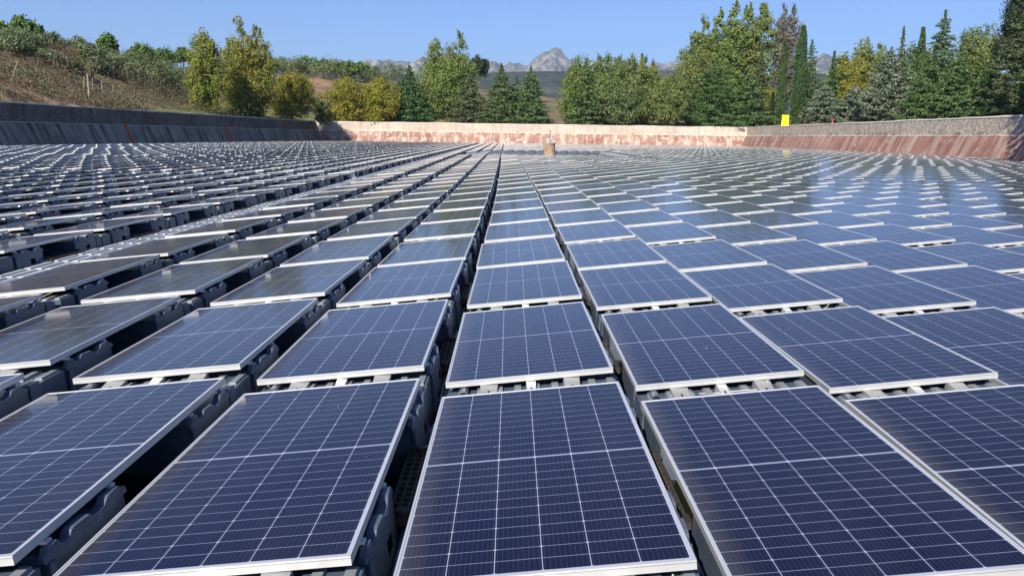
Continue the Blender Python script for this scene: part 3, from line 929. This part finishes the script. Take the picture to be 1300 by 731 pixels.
def poplar(px, ytop, w, Y, spires, leafm, label, name='poplar_tree', n=5200, base=.06, size=.26, group='trees along the reservoir'):
    """spires: list of (dx px, ytop px, relative width)"""
    p = spot(px, Y); lobes = []; limbs = []
    for dx, yt, rw in spires:
        H = height_for(px + dx, yt, p); x0 = wid(dx, Y); rw = wid(w, Y) / 2 * rw
        k_ = max(7, int(H / 1.5))
        for i in range(k_):
            t = (i + .5) / k_
            z = H * (base + (1 - base) * t)
            prof = (min(1, t * 3.2 + .55)) * max(.22, 1 - (max(0, t - .60) / .44) ** 2.2)
            a = rng.uniform(0, 6.28); rr = rw * prof
            m_ = 2 if t < .85 else 1
            for q in range(m_):
                a += 3.1 + rng.normal() * .4
                off = rr * .42 * (1 if m_ > 1 else .3)
                lobes.append((x0 * min(1, .35 + t) + math.cos(a) * off, math.sin(a) * off, z + rng.normal() * .3, rr * .74, rr * .74, max(H / k_ * rng.uniform(1.1, 1.6), rr * .5)))
            if i % 2: limbs.append((z * .75, x0 * min(1, .35 + t) + math.cos(a) * rr * .6, math.sin(a) * rr * .6, z + .5))
    C = lobe_points(lobes, int(n * 4.6), .2, 36, .35)
    up = np.zeros_like(C); up[:, 2] = 1
    H = max(height_for(px + s[0], s[1], p) for s in spires)
    return finish_tree(name, leaves(C, size * .9, .65, .2, None, LOBE_N[0]), leafm, trunk_mb(H * .85, .28, limbs), M['pale_bark'], p, label, group)
def roundtree(px, ytop, w, Y, leafm, label, name='broadleaf_tree', n=4500, size=.26, squash=1.0, base=.08, spread=.55, group='trees along the reservoir', nl=9, sink=0, bark='bark'):
    p = spot(px, Y); p.z -= sink
    H = height_for(px, ytop, p); rw = wid(w, Y) / 2
    lobes = []; limbs = []
    zc = H * (base + (1 - base) * .5); rz = H * (1 - base) / 2
    for i in range(nl):
        t = (i + .5) / nl
        a = i * 2.4 + rng.uniform(-.5, .5)
        zz = math.cos(math.pi * t * .92 + .1) if nl > 3 else rng.uniform(-.4, .5)
        rr = math.sqrt(max(.05, 1 - zz * zz)) * rng.uniform(.75, 1.1)
        x, y, z = math.cos(a) * rr * rw * spread, math.sin(a) * rr * rw * spread, zc + zz * rz * .62
        q = rng.uniform(.48, .64)
        lobes.append((x, y, z, rw * q, rw * q, rz * q * squash))
        limbs.append((max(.3, z * .45), x, y, z))
    C = lobe_points(lobes, int(n * 4.4), .15, 44, .4)
    return finish_tree(name, leaves(C, size * .8, .7, .25, None, LOBE_N[0]), leafm, trunk_mb(H * .75, max(.08, H * .022), limbs), M[bark], p, label, group)
def conifer(px, ytop, w, Y, leafm, label, name='fir_tree', n=6000, size=.22, droop=.28, power=.85, base=.03, group='trees along the reservoir', layers=None, narrow_top=1.0, ragged=.25):
    p = spot(px, Y); H = height_for(px, ytop, p); rw = wid(w, Y) / 2 * 1.12; n = int(n * 2.2); size *= 1.35
    nl = layers or max(10, int(H * 1.7)); C = []; D = []; limbs = []
    tot = 0
    specs = []
    for i in range(nl):
        t = i / (nl - 1)
        r = rw * max(.03, (1 - t) ** power * (min(1, .62 + t * 3.0))) * narrow_top
        nb = max(5, int(6 + 11 * (1 - t)))
        specs.append((t, r, nb)); tot += r * nb
    for t, r, nb in specs:
        z0 = H * (base + (1 - base) * t)
        a0 = rng.uniform(0, 6.28)
        for q in range(nb):
            a = a0 + 6.283 * q / nb + rng.normal() * .18
            L_ = r * rng.uniform(1 - ragged * 1.4, 1 + ragged)
            m_ = max(5, int(n * L_ / tot))
            s = rng.uniform(.12, 1, m_) ** .75
            lat = rng.normal(size=m_) * .20 * L_ * (1.15 - s)
            zz = z0 - droop * L_ * s ** 1.5 + .16 * L_ * s ** 4 + rng.normal(size=m_) * .10 + rng.normal() * .15
            ca_, sa_ = math.cos(a), math.sin(a)
            C.append(np.stack([ca_ * s * L_ - sa_ * lat, sa_ * s * L_ + ca_ * lat, zz], 1))
            dd = np.stack([np.full(m_, ca_), np.full(m_, sa_), np.full(m_, -droop)], 1)
            D.append(dd)
            if q % 3 == 0 and L_ > .8: limbs.append((z0, ca_ * L_ * .8, sa_ * L_ * .8, z0 - droop * L_ * .6))
    m_ = 60
    tz = rng.uniform(.9, 1.0, m_)
    C.append(np.stack([rng.normal(size=m_) * .05, rng.normal(size=m_) * .05, tz * H], 1)); D.append(np.tile((0, 0, 1.), (m_, 1)))
    C = np.concatenate(C); D = np.concatenate(D)
    return finish_tree(name, leaves(C, size, .42, .55, D), leafm, trunk_mb(H * .97, max(.1, H * .018), limbs[:40]), M['bark'], p, label, group)
def cypress(px, ytop, w, Y, leafm, label, n=14000, lean=0, group='trees along the reservoir'):
    n = max(n, 6000)
    p = spot(px, Y); H = height_for(px, ytop, p); rw = wid(w, Y) / 2
    t = rng.uniform(0, 1, n); a = rng.uniform(0, 6.283, n)
    bumps = 1 + .16 * np.sin(a * 3 + t * 17) + .10 * np.sin(a * 5 - t * 31)
    prof = np.minimum(1, .55 + t * 3) * (1 - np.maximum(0, t - .55) / .5) ** .6 if True else 1
    r = rw * prof * bumps * rng.uniform(.62, 1.02, n)
    C = np.stack([np.cos(a) * r + lean * t * H, np.sin(a) * r, t * H], 1)
    D = np.stack([np.cos(a) * .25, np.sin(a) * .25, np.ones(n)], 1)
    return finish_tree('cypress_tree', leaves(C, .24, .4, 0, D), leafm, trunk_mb(H * .9, .14, (), (lean, 0)), M['bark'], p, label, group)
def umbrella_pine(px, ytop, w, Y, label, leafm=None, thick=.5, group='pines on the hill', n=1800, size=.3, sink=0):
    p = spot(px, Y); p.z -= sink
    H = height_for(px, ytop, p); rw = wid(w, Y) / 2
    ch = min(H * .8, rw * 2 * thick); zc = H - ch / 2
    lobes = [(0, 0, zc + ch * .1, rw * .6, rw * .6, ch * .42)]; limbs = []
    for i in range(7):
        a = i * .9 + rng.uniform(-.3, .3); rr = rw * .58
        x, y, z = math.cos(a) * rr, math.sin(a) * rr, zc - ch * .08 + rng.normal() * ch * .06
        lobes.append((x, y, z, rw * .42, rw * .42, ch * .33)); limbs.append((max(.2, H - ch * 1.1), x, y, z))
    C = lobe_points(lobes, int(n * 2), .2, 26, .45)
    return finish_tree('umbrella_pine', leaves(C, size * 1.1, .6, .3, None, LOBE_N[0]), leafm or L['pine'], trunk_mb(max(1, H - ch * .5), .2, limbs), M['bark'], p, label, group)

WB = 188                                 # just behind the far wall
# --- left
roundtree(264, 52, 50, 138, L['poplar_yellow'], 'loose yellow-green tree standing left of the tall twin poplar', n=4200, size=.21, squash=1.25, nl=12, base=.03)
poplar(316, 27, 74, 150, [(-9, 27, .52), (13, 33, .46), (0, 66, .95), (-20, 56, .40), (21, 64, .4)], L['poplar_yellow'], 'tall yellowing poplar with two tops behind the dark left wall', n=9000, size=.22)
roundtree(371, 96, 70, 166, L['autumn'], 'round golden autumn tree right of the tall twin poplar', n=4200, size=.23)
roundtree(437, 104, 68, 184, L['autumn'], 'golden-green low tree overhanging the left end of the far wall', n=3800, size=.25, sink=1.2, base=0)
roundtree(482, 103, 62, 185, L['autumn'], 'golden low tree touching the dark green fir, overhanging the far wall', n=3800, size=.25, sink=1.2, base=0)
roundtree(408, 128, 26, 178, L['green_shrub'], 'small green bush at the corner of the dark and pale walls', 'broadleaf_tree', n=900, size=.22, base=0)
# --- behind the far wall
conifer(520, 84, 64, WB, L['spruce'], 'dark green fir right of the golden trees behind the far wall', n=6500)
poplar(568, 46, 78, WB + 8, [(-13, 48, .52), (15, 47, .52), (2, 70, .9), (-26, 84, .42), (26, 80, .40)], L['poplar'], 'tall light green poplar with broad twin tops behind the far wall', n=9000, size=.26)
conifer(597, 92, 58, WB, L['olive_fir'], 'grey-green fir below the right side of the twin-topped poplar', n=4800)
umbrella_pine(607, 72, 28, 280, 'dark round-topped pine between the twin poplar and the fir pair', L['dark_pine'], .9, n=1500, size=.4)
conifer(636, 82, 60, WB, L['fir'], 'mid green pointed fir, left one of the pair before the mountain', n=6000)
conifer(673, 85, 56, WB, L['fir'], 'mid green pointed fir, right one of the pair before the mountain', n=5500)
conifer(655, 100, 46, WB + 6, L['spruce'], 'short dark fir filling the gap between the fir pair', n=3500)
roundtree(733, 84, 46, WB, L['poplar'], 'bushy yellow-green tree, left end of the mixed clump below the peak', n=4600, size=.27, base=0, squash=1.2)
conifer(742, 80, 46, WB - 2, L['fir'], 'green fir half hidden at the left of the mixed clump', n=4500, ragged=.4)
poplar(764, 73, 66, WB + 3, [(-20, 86, .52), (-7, 76, .55), (6, 72, .55), (19, 80, .5), (0, 96, .98)], L['willow'], 'tall broad olive-green tree in the middle of the mixed clump', n=8500, size=.26, base=0)
poplar(803, 74, 62, WB + 4, [(-16, 78, .55), (-2, 74, .55), (13, 80, .52), (25, 92, .46), (0, 98, .98)], L['willow'], 'broad olive-green tree with a pale top right in the mixed clump', n=8500, size=.26, base=0)
poplar(812, 74, 20, WB + 10, [(0, 71, .8), (14, 80, .8)], L['poplar_yellow'], 'slim yellowish poplar top rising out of the mixed clump', n=2200, size=.26)
roundtree(790, 112, 66, WB - 1, L['green_shrub'], 'low green bush in front of the mixed clump', n=4200, size=.26, base=0, nl=10)
roundtree(848, 100, 56, WB, L['willow'], 'lower olive bush between the mixed clump and the poplar group', n=4600, size=.27, base=0)
# --- the big group right of the middle
poplar(886, 30, 56, WB + 22, [(3, 30, .8), (-9, 44, .75), (10, 52, .7)], L['poplar'], 'tall poplar at the left end of the big poplar group', n=5200, size=.32)
poplar(916, 12, 54, WB + 22, [(-8, 17, .72), (10, 12, .72)], L['poplar'], 'tall green poplar, second in the big poplar group', n=6200, size=.32)
poplar(951, 5, 54, WB + 24, [(-9, 9, .72), (10, 5, .7)], L['poplar'], 'tallest green poplar of the big poplar group', n=6200, size=.32)
poplar(990, 12, 36, WB + 24, [(-4, 14, .8), (8, 11, .75)], L['bare'], 'tall half bare grey poplar right of the green poplar group', n=2300, size=.26, base=.2)
roundtree(882, 72, 58, WB + 8, L['willow'], 'olive bushy tree below the left end of the poplar group', n=5200, size=.3, base=0, squash=1.2)
conifer(906, 78, 92, WB + 4, L['spruce'], 'wide dark green fir in front of the poplar group', n=11000, ragged=.35, power=.55)
conifer(948, 92, 66, WB + 2, L['fir'], 'broad green fir right of the wide dark fir', n=7500, power=.6, ragged=.35)
conifer(962, 60, 34, WB + 12, L['olive_fir'], 'tall grey-green fir below the half bare poplar', n=4500)
cypress(979.5, 118, 5.5, WB, L['dark_pine'], 'short thin dark cypress just left of the tall cypress pair', n=1200)
cypress(990, 52, 11, WB, L['cypress'], 'tall thin cypress left of the yellow sign', lean=.0)
cypress(1012, 33, 16, WB, L['cypress'], 'tallest columnar cypress right of the yellow sign', n=16000)
conifer(1024, 52, 46, WB + 7, L['fir'], 'open branched green fir behind the tallest cypress', n=4200, ragged=.5, droop=.2)
roundtree(975, 112, 30, WB + 10, L['poplar_yellow'], 'yellowish tree glimpsed between the firs and the cypresses', n=1800, size=.28)
# --- behind the right wall
conifer(1053, 66, 22, 178, L['spruce'], 'slim dark fir under the distant rock summit', n=3000)
poplar(1076, 72, 46, 185, [(-10, 72, .8), (12, 78, .7)], L['poplar_yellow'], 'light yellow-green tree right of the slim dark fir', n=4600, size=.28)
poplar(1098, 50, 52, 190, [(-8, 52, .8), (14, 62, .8)], L['poplar'], 'light green leafy tree behind the grey cedars', n=5200, size=.28)
conifer(1045, 104, 54, 170, L['blue_cedar'], 'blue-grey cedar above the red marker post', n=5200, ragged=.4, droop=.15)
conifer(1082, 108, 56, 166, L['blue_cedar'], 'blue-grey cedar with yellow leaves behind, middle of the grey cedars', n=5200, ragged=.4, droop=.15)
roundtree(1080, 100, 30, 172, L['autumn'], 'small golden tree peeping out between the grey cedars', n=1500, size=.25, base=.3)
conifer(1124, 62, 78, 160, L['blue_cedar'], 'largest blue-grey cedar behind the right wall', n=9500, ragged=.4, droop=.15, power=.7)
conifer(1137, 35, 28, 172, L['fir'], 'thin spire of a grey fir rising behind the largest grey cedar', n=2600, ragged=.5)
cypress(1161, 35, 13, 180, L['cypress'], 'narrow cypress top left of the tallest fir on the right', n=3000)
roundtree(1160, 60, 60, 182, L['green_shrub'], 'dark leafy tree behind the cedars and the narrow cypress', n=5000, size=.3, nl=11)
conifer(1187, 14, 66, 158, L['fir'], 'tallest green fir behind the right wall', n=8500, ragged=.42, droop=.22, power=.8)
conifer(1163, 92, 50, 146, L['fir'], 'short green fir in front of the tallest fir', n=4600, ragged=.4)
roundtree(1233, 40, 62, 165, L['willow'], 'round olive-green tree right of the tallest fir', n=6500, size=.27, nl=12)
conifer(1212, 66, 62, 140, L['fir'], 'layered green cedar in front of the round olive tree', n=7000, ragged=.42, droop=.2, power=.6)
conifer(1250, 78, 58, 128, L['spruce'], 'drooping dark cedar left of the big tree at the right edge', n=6500, ragged=.42, droop=.4, power=.6)
roundtree(1292, -22, 72, 112, L['dark_pine'], 'big dark pine cut off by the top right corner', 'pine_tree', n=6500, size=.22, base=.35, nl=13)
conifer(1300, 8, 92, 100, L['olive_fir'], 'large light green cedar at the right edge below the dark pine', 'cedar_tree', n=9500, size=.17, ragged=.35, droop=.12, power=.45)
conifer(1272, 105, 60, 104, L['fir'], 'low spreading green cedar on the right wall near the edge', n=5000, size=.16, ragged=.4, power=.6)
conifer(1338, -60, 90, 84, L['fir'], 'tall fir just outside the right edge that shades the wall', n=6000)
# two trees out of view on the inner bend of the wall throw the shadows on the right wall
for px, Y, H, w in ((44.3, 67, 19, 3.2), (43.0, 62.5, 32, 3.8)):
    pp = Vector((px, Y, 4.2))
    C = []
    for i in range(26):
        t = i / 25; r = w * (1 - t) ** .7 * .9
        for q in range(9):
            a = rng.uniform(0, 6.28); m_ = 22; s = rng.uniform(.1, 1, m_)
            C.append(np.stack([math.cos(a) * s * r, math.sin(a) * s * r, H * (.08 + .92 * t) - .3 * r * s + rng.normal(size=m_) * .12], 1))
    finish_tree('fir_tree', leaves(np.concatenate(C), .25, .45, .8), L['fir'], trunk_mb(H * .95, .25), M['bark'], pp,
                'fir on the inner bend of the wall, %s' % ('nearer the frame' if Y == 67 else 'farther outside the frame'), 'trees along the reservoir')

# --- hill pines
hill = [(8, 24, 40, 128, .7, 'round bright pine at the left edge on the hilltop'), (42, 22, 42, 130, .75, 'taller bright pine second from the left on the hilltop'),
        (143, 44, 26, 160, .8, 'lone round pine on the crest above the pale fence posts'), (183, 55, 34, 190, .7, 'bright pine left in the row right of the lone round pine'),
        (212, 61, 30, 200, .7, 'bright pine in the middle of the row on the crest'), (237, 61, 24, 215, .7, 'bright pine right in the row, beside the yellow-green tree'),
        (196, 64, 26, 210, .7, 'smaller pine tucked in the row on the crest')]
for px, yt, w, Y, th, lb in hill:
    umbrella_pine(px, yt, w, Y, lb, None, th, n=2400, size=.26, sink=.5)
belt = [(344, 72, 30), (362, 74, 30), (378, 76, 28), (394, 72, 36), (412, 75, 28), (428, 76, 32), (446, 78, 30), (460, 79, 22), (330, 75, 24), (403, 78, 24), (437, 79, 24)]
belt.sort()
for i, (px, yt, w) in enumerate(belt):
    umbrella_pine(px, yt, w, 330 + (i % 3) * 12, 'umbrella pine, %s from the left in the pine belt between poplar and mountain' % ORD[i + 1], None, .55, 'umbrella pines in a belt on the ridge', n=1300, size=.42, sink=.5)
# --- shrubs one can tell apart on the hill
shrubs = [(168, 72, 26, 158), (186, 74, 26, 165), (205, 73, 28, 170), (222, 76, 26, 176), (134, 62, 24, 152), (120, 78, 28, 132), (168, 98, 34, 138), (192, 100, 36, 144), (215, 102, 34, 148), (20, 60, 30, 112), (46, 64, 28, 114), (84, 72, 24, 120), (2, 52, 34, 120), (28, 48, 36, 118), (52, 52, 34, 122), (70, 44, 24, 140), (86, 47, 26, 142), (104, 50, 24, 145), (112, 55, 22, 144), (66, 62, 26, 118), (98, 66, 26, 122), (120, 62, 26, 134), (132, 70, 26, 130),
          (150, 64, 26, 150), (160, 78, 40, 142), (178, 84, 40, 150), (196, 82, 44, 155), (214, 84, 40, 160), (228, 92, 34, 160), (146, 82, 32, 138),
          (480, 84, 30, 360), (500, 86, 26, 380), (468, 88, 26, 340), (345, 100, 22, 300), (384, 112, 22, 262), (370, 92, 30, 315), (410, 96, 30, 320), (440, 94, 26, 330), (350, 118, 22, 240)]
shrubs.sort()
for i, (px, yt, w, Y) in enumerate(shrubs):
    g = i % 3
    yt = yt
    p = spot(px, Y)
    H = wid(w, Y) * rng.uniform(.6, .85)
    rw = wid(w, Y) / 2 * 1.2
    lobes = [(rng.normal() * rw * .35, rng.normal() * rw * .35, H * rng.uniform(.35, .7), rw * .55, rw * .55, H * .36) for q in range(6)]
    C = lobe_points(lobes, 2200, .22, 24, .4); C[:, 2] = np.abs(C[:, 2])
    finish_tree('hill_shrub', leaves(C, .18 * (Y / 150) ** .6, .6, .2, None, LOBE_N[0]), L['shrub'] if g else L['green_shrub'], trunk_mb(H * .6, .1, [(.2, l[0], l[1], l[2]) for l in lobes]), M['bark'], p,
                '%s hillside shrub, %s from the left among the separate shrubs' % ('silvery grey-green' if g else 'deep green', ORD[i + 1]), 'shrubs on the hillside')

# --- scrub and dry undergrowth: nobody could count it
C = []; C2 = []
def scatter(n, pxr, elr, out, szr, cnt):
    k_ = 0; tries = 0
    while k_ < n and tries < n * 30:
        tries += 1
        px = rng.uniform(*pxr); t = ray(px, 150); tt = t.x / t.y
        wy = wall_y(tt); yc = float(np.interp(px, TPX, T_YC))
        Y = wy + 1.5 + (yc + 10 - wy) * rng.uniform(0, 1) ** 1.0
        x = tt * Y
        if fbm(x, Y, 22, 3, 8) < rng.normal() * .25 - .05: continue
        z = ground_z(x, Y); s = rng.uniform(*szr) * (1 + Y / 500)
        q = np.abs(rng.normal(size=(cnt, 3))) * np.array((1, 1, 1.0)); q[:, :2] *= rng.choice([-1, 1], (cnt, 2))
        out.append(q * np.array((s, s, s * .75)) + np.array((x, Y, z - .1)))
        k_ += 1
scatter(620, (-260, 330), None, C, (.35, .8), 26)
scatter(1100, (-200, 170), None, C, (.25, .75), 60)
scatter(460, (-200, 520), None, C2, (.5, 1.2), 110)
scatter(320, (80, 330), None, C, (.5, 1.15), 90)
scatter(260, (105, 330), None, C2, (.6, 1.3), 110)
scatter(260, (320, 760), None, C, (.8, 1.6), 30)
scatter(200, (400, 760), None, C2, (1.2, 2.2), 34)
scatter(160, (760, 1500), None, C2, (.8, 1.6), 30)
tag(link('dry_scrub', quads_mesh('dry_scrub', leaves(np.concatenate(C), .13, .4, .1), [L['dry']])), 'brown dry scrub covering the hillside', 'scrub', kind='stuff')
tag(link('green_scrub', quads_mesh('green_scrub', leaves(np.concatenate(C2), .14, .6, .2), [L['scrub']])), 'grey-green low bushes spread over the hillside', 'scrub', kind='stuff')
# weeds on the ledge of the right wall and along the wall tops
C = []
for nm, a, b_ in (WALLS[1], WALLS[2], WALLS[0]):
    d = (b_ - a); ln = d.length; d = d / ln; nn = Vector((d.y, -d.x))
    for q in range(150 if nm == 'right' else 40):
        u = rng.uniform(0, ln)
        if fbm(u, 0, 9, 2, 4) < 0: continue
        lp = a + d * u + nn * .1; s = rng.uniform(.12, .34)
        w = np.abs(rng.normal(size=(14, 3))) * s; w[:, :2] *= rng.choice([-1, 1], (14, 2)) * .6
        C.append(w + np.array((lp.x, lp.y, Z_LEDGE + .05)))
tag(link('ledge_weeds', quads_mesh('ledge_weeds', leaves(np.concatenate(C), .10, .35, 0), [L['dry']])), 'tufts of dry weeds growing on the wall ledges', 'weeds', kind='stuff')

# ------------------------------------------------------------------ far hills and mountains
def far_range(name, sky_pts, Yr, depth, mat, label, nx, ny, rough, seed, ztop_only=False, base_z=10, jag=.0, x_px=(-900, 2300)):
    px = np.linspace(x_px[0], x_px[1], nx)
    sp = np.array(sky_pts, float)
    ys = np.interp(px, sp[:, 0], sp[:, 1])
    P = np.zeros((nx, ny, 3))
    for i in range(nx):
        t = ray(px[i], ys[i])
        zr = CAM_Z + t.z / t.y * Yr
        xt = t.x / t.y
        for j in range(ny):
            s = j / (ny - 1)            # 0 front foot, .6 crest, 1 back foot
            Y = Yr + (s - .6) * depth
            x = xt * Y
            q = max(0, 1 - abs(s - .6) / (.6 if s < .6 else .4))
            pr = q * q * (3 - 2 * q) if q < 1 else 1
            pr = q ** 1.25 if jag == 0 else q ** .9
            nz = mnoise.ridged_multi_fractal(Vector((x / rough + seed, Y / rough, seed)), 1.0, 2.1, 6, 1.0, 2.0) - 1.1
            n2 = fbm(x, Y, rough * .35, 5, seed)
            h = (zr - base_z) * pr
            h += (zr - base_z) * (.16 * nz + .10 * n2) * (1 - q ** 6 * .75) * min(1, q * 3) * (1.0 if jag else .55)
            h += jag * (zr - base_z) * fbm(x, Y, rough * .12, 3, seed + 2) * .5 * min(1, q * 2)
            P[i, j] = (x, Y, base_z - 30 * (q < .02) + h)
    return tag(link(name, grid_mesh(name, P, [mat], smooth=(jag == 0))), label, 'hills' if jag == 0 else 'mountain', kind='structure')
k = NT('wooded_far_hill'); v = k.coord('Object')
f = k.noise(v, .02, 6, .7); f2 = k.noise(v, .004, 4)
col = k.mix(k.ramp(f, .42, .58), (.028, .036, .026), (.058, .064, .042))
col = k.mix(k.math('MULTIPLY', k.ramp(f2, .55, .68), .5), col, (.20, .17, .11))
k.base(col, .95, .1); k.bump(f, .8, 6)
far_range('wooded_hills', [(-900, 95), (0, 92), (300, 92), (420, 90), (470, 92), (560, 95), (640, 92), (700, 91), (760, 91), (860, 90), (900, 93), (1000, 100), (1040, 93), (1100, 100), (1300, 110), (2300, 120)],
          2400, 1500, k.mat, 'dark wooded ridge in front of the rocky mountain', 260, 26, 420, 3.0)
k = NT('granite'); v = k.coord('Object')
f = k.noise(k.scale(v, (1, 1, .35)), .012, 8, .7); f2 = k.noise(v, .003, 5)
col = k.mix(k.ramp(f, .44, .57), (.085, .08, .07), (.34, .315, .275))
col = k.mix(k.math('MULTIPLY', k.ramp(f2, .47, .60), .6), col, (.10, .105, .07))
k.base(col, .95, .1); k.bump(f, .8, 25)
far_range('rocky_mountain', [(-900, 120), (200, 97), (380, 84), (445, 77), (468, 75.5), (500, 77.5), (530, 75), (545, 73.5), (575, 76.5), (605, 77.5), (622, 81), (640, 80), (660, 83), (672, 83), (680, 78), (689, 70), (696, 65.5), (701, 64), (706, 62.5), (712, 66), (718, 70.5), (724, 75), (731, 75.5), (738, 82), (748, 84), (758, 79), (768, 75), (778, 73), (786, 76), (795, 81), (815, 82), (832, 80), (848, 79), (862, 81), (880, 86), (960, 94), (1015, 89), (1030, 76), (1038, 69), (1046, 67.5), (1053, 70), (1062, 78), (1072, 77), (1085, 84), (1130, 94), (1300, 107), (2300, 125)],
          6500, 2600, k.mat, 'grey rocky mountain range with a jagged peak on the horizon', 1500, 61, 600, 5.0, jag=.10, x_px=(-300, 1700))

# ------------------------------------------------------------------ air
hz = MB(); hz.box(-7000, 7000, -400, 8600, -45, 760)
k = NT('haze_air')
k.t.nodes.remove(k.p)
vp = k.n('VolumePrincipled')
vp.inputs['Color'].default_value = (.58, .74, 1, 1)
vp.inputs['Density'].default_value = .000095
vp.inputs['Anisotropy'].default_value = .2
k.l(vp.outputs[0], k.t.nodes['Material Output'].inputs['Volume'])
tag(hz.build('haze', k.mat), 'thin bluish haze over the valley', 'haze', kind='stuff')
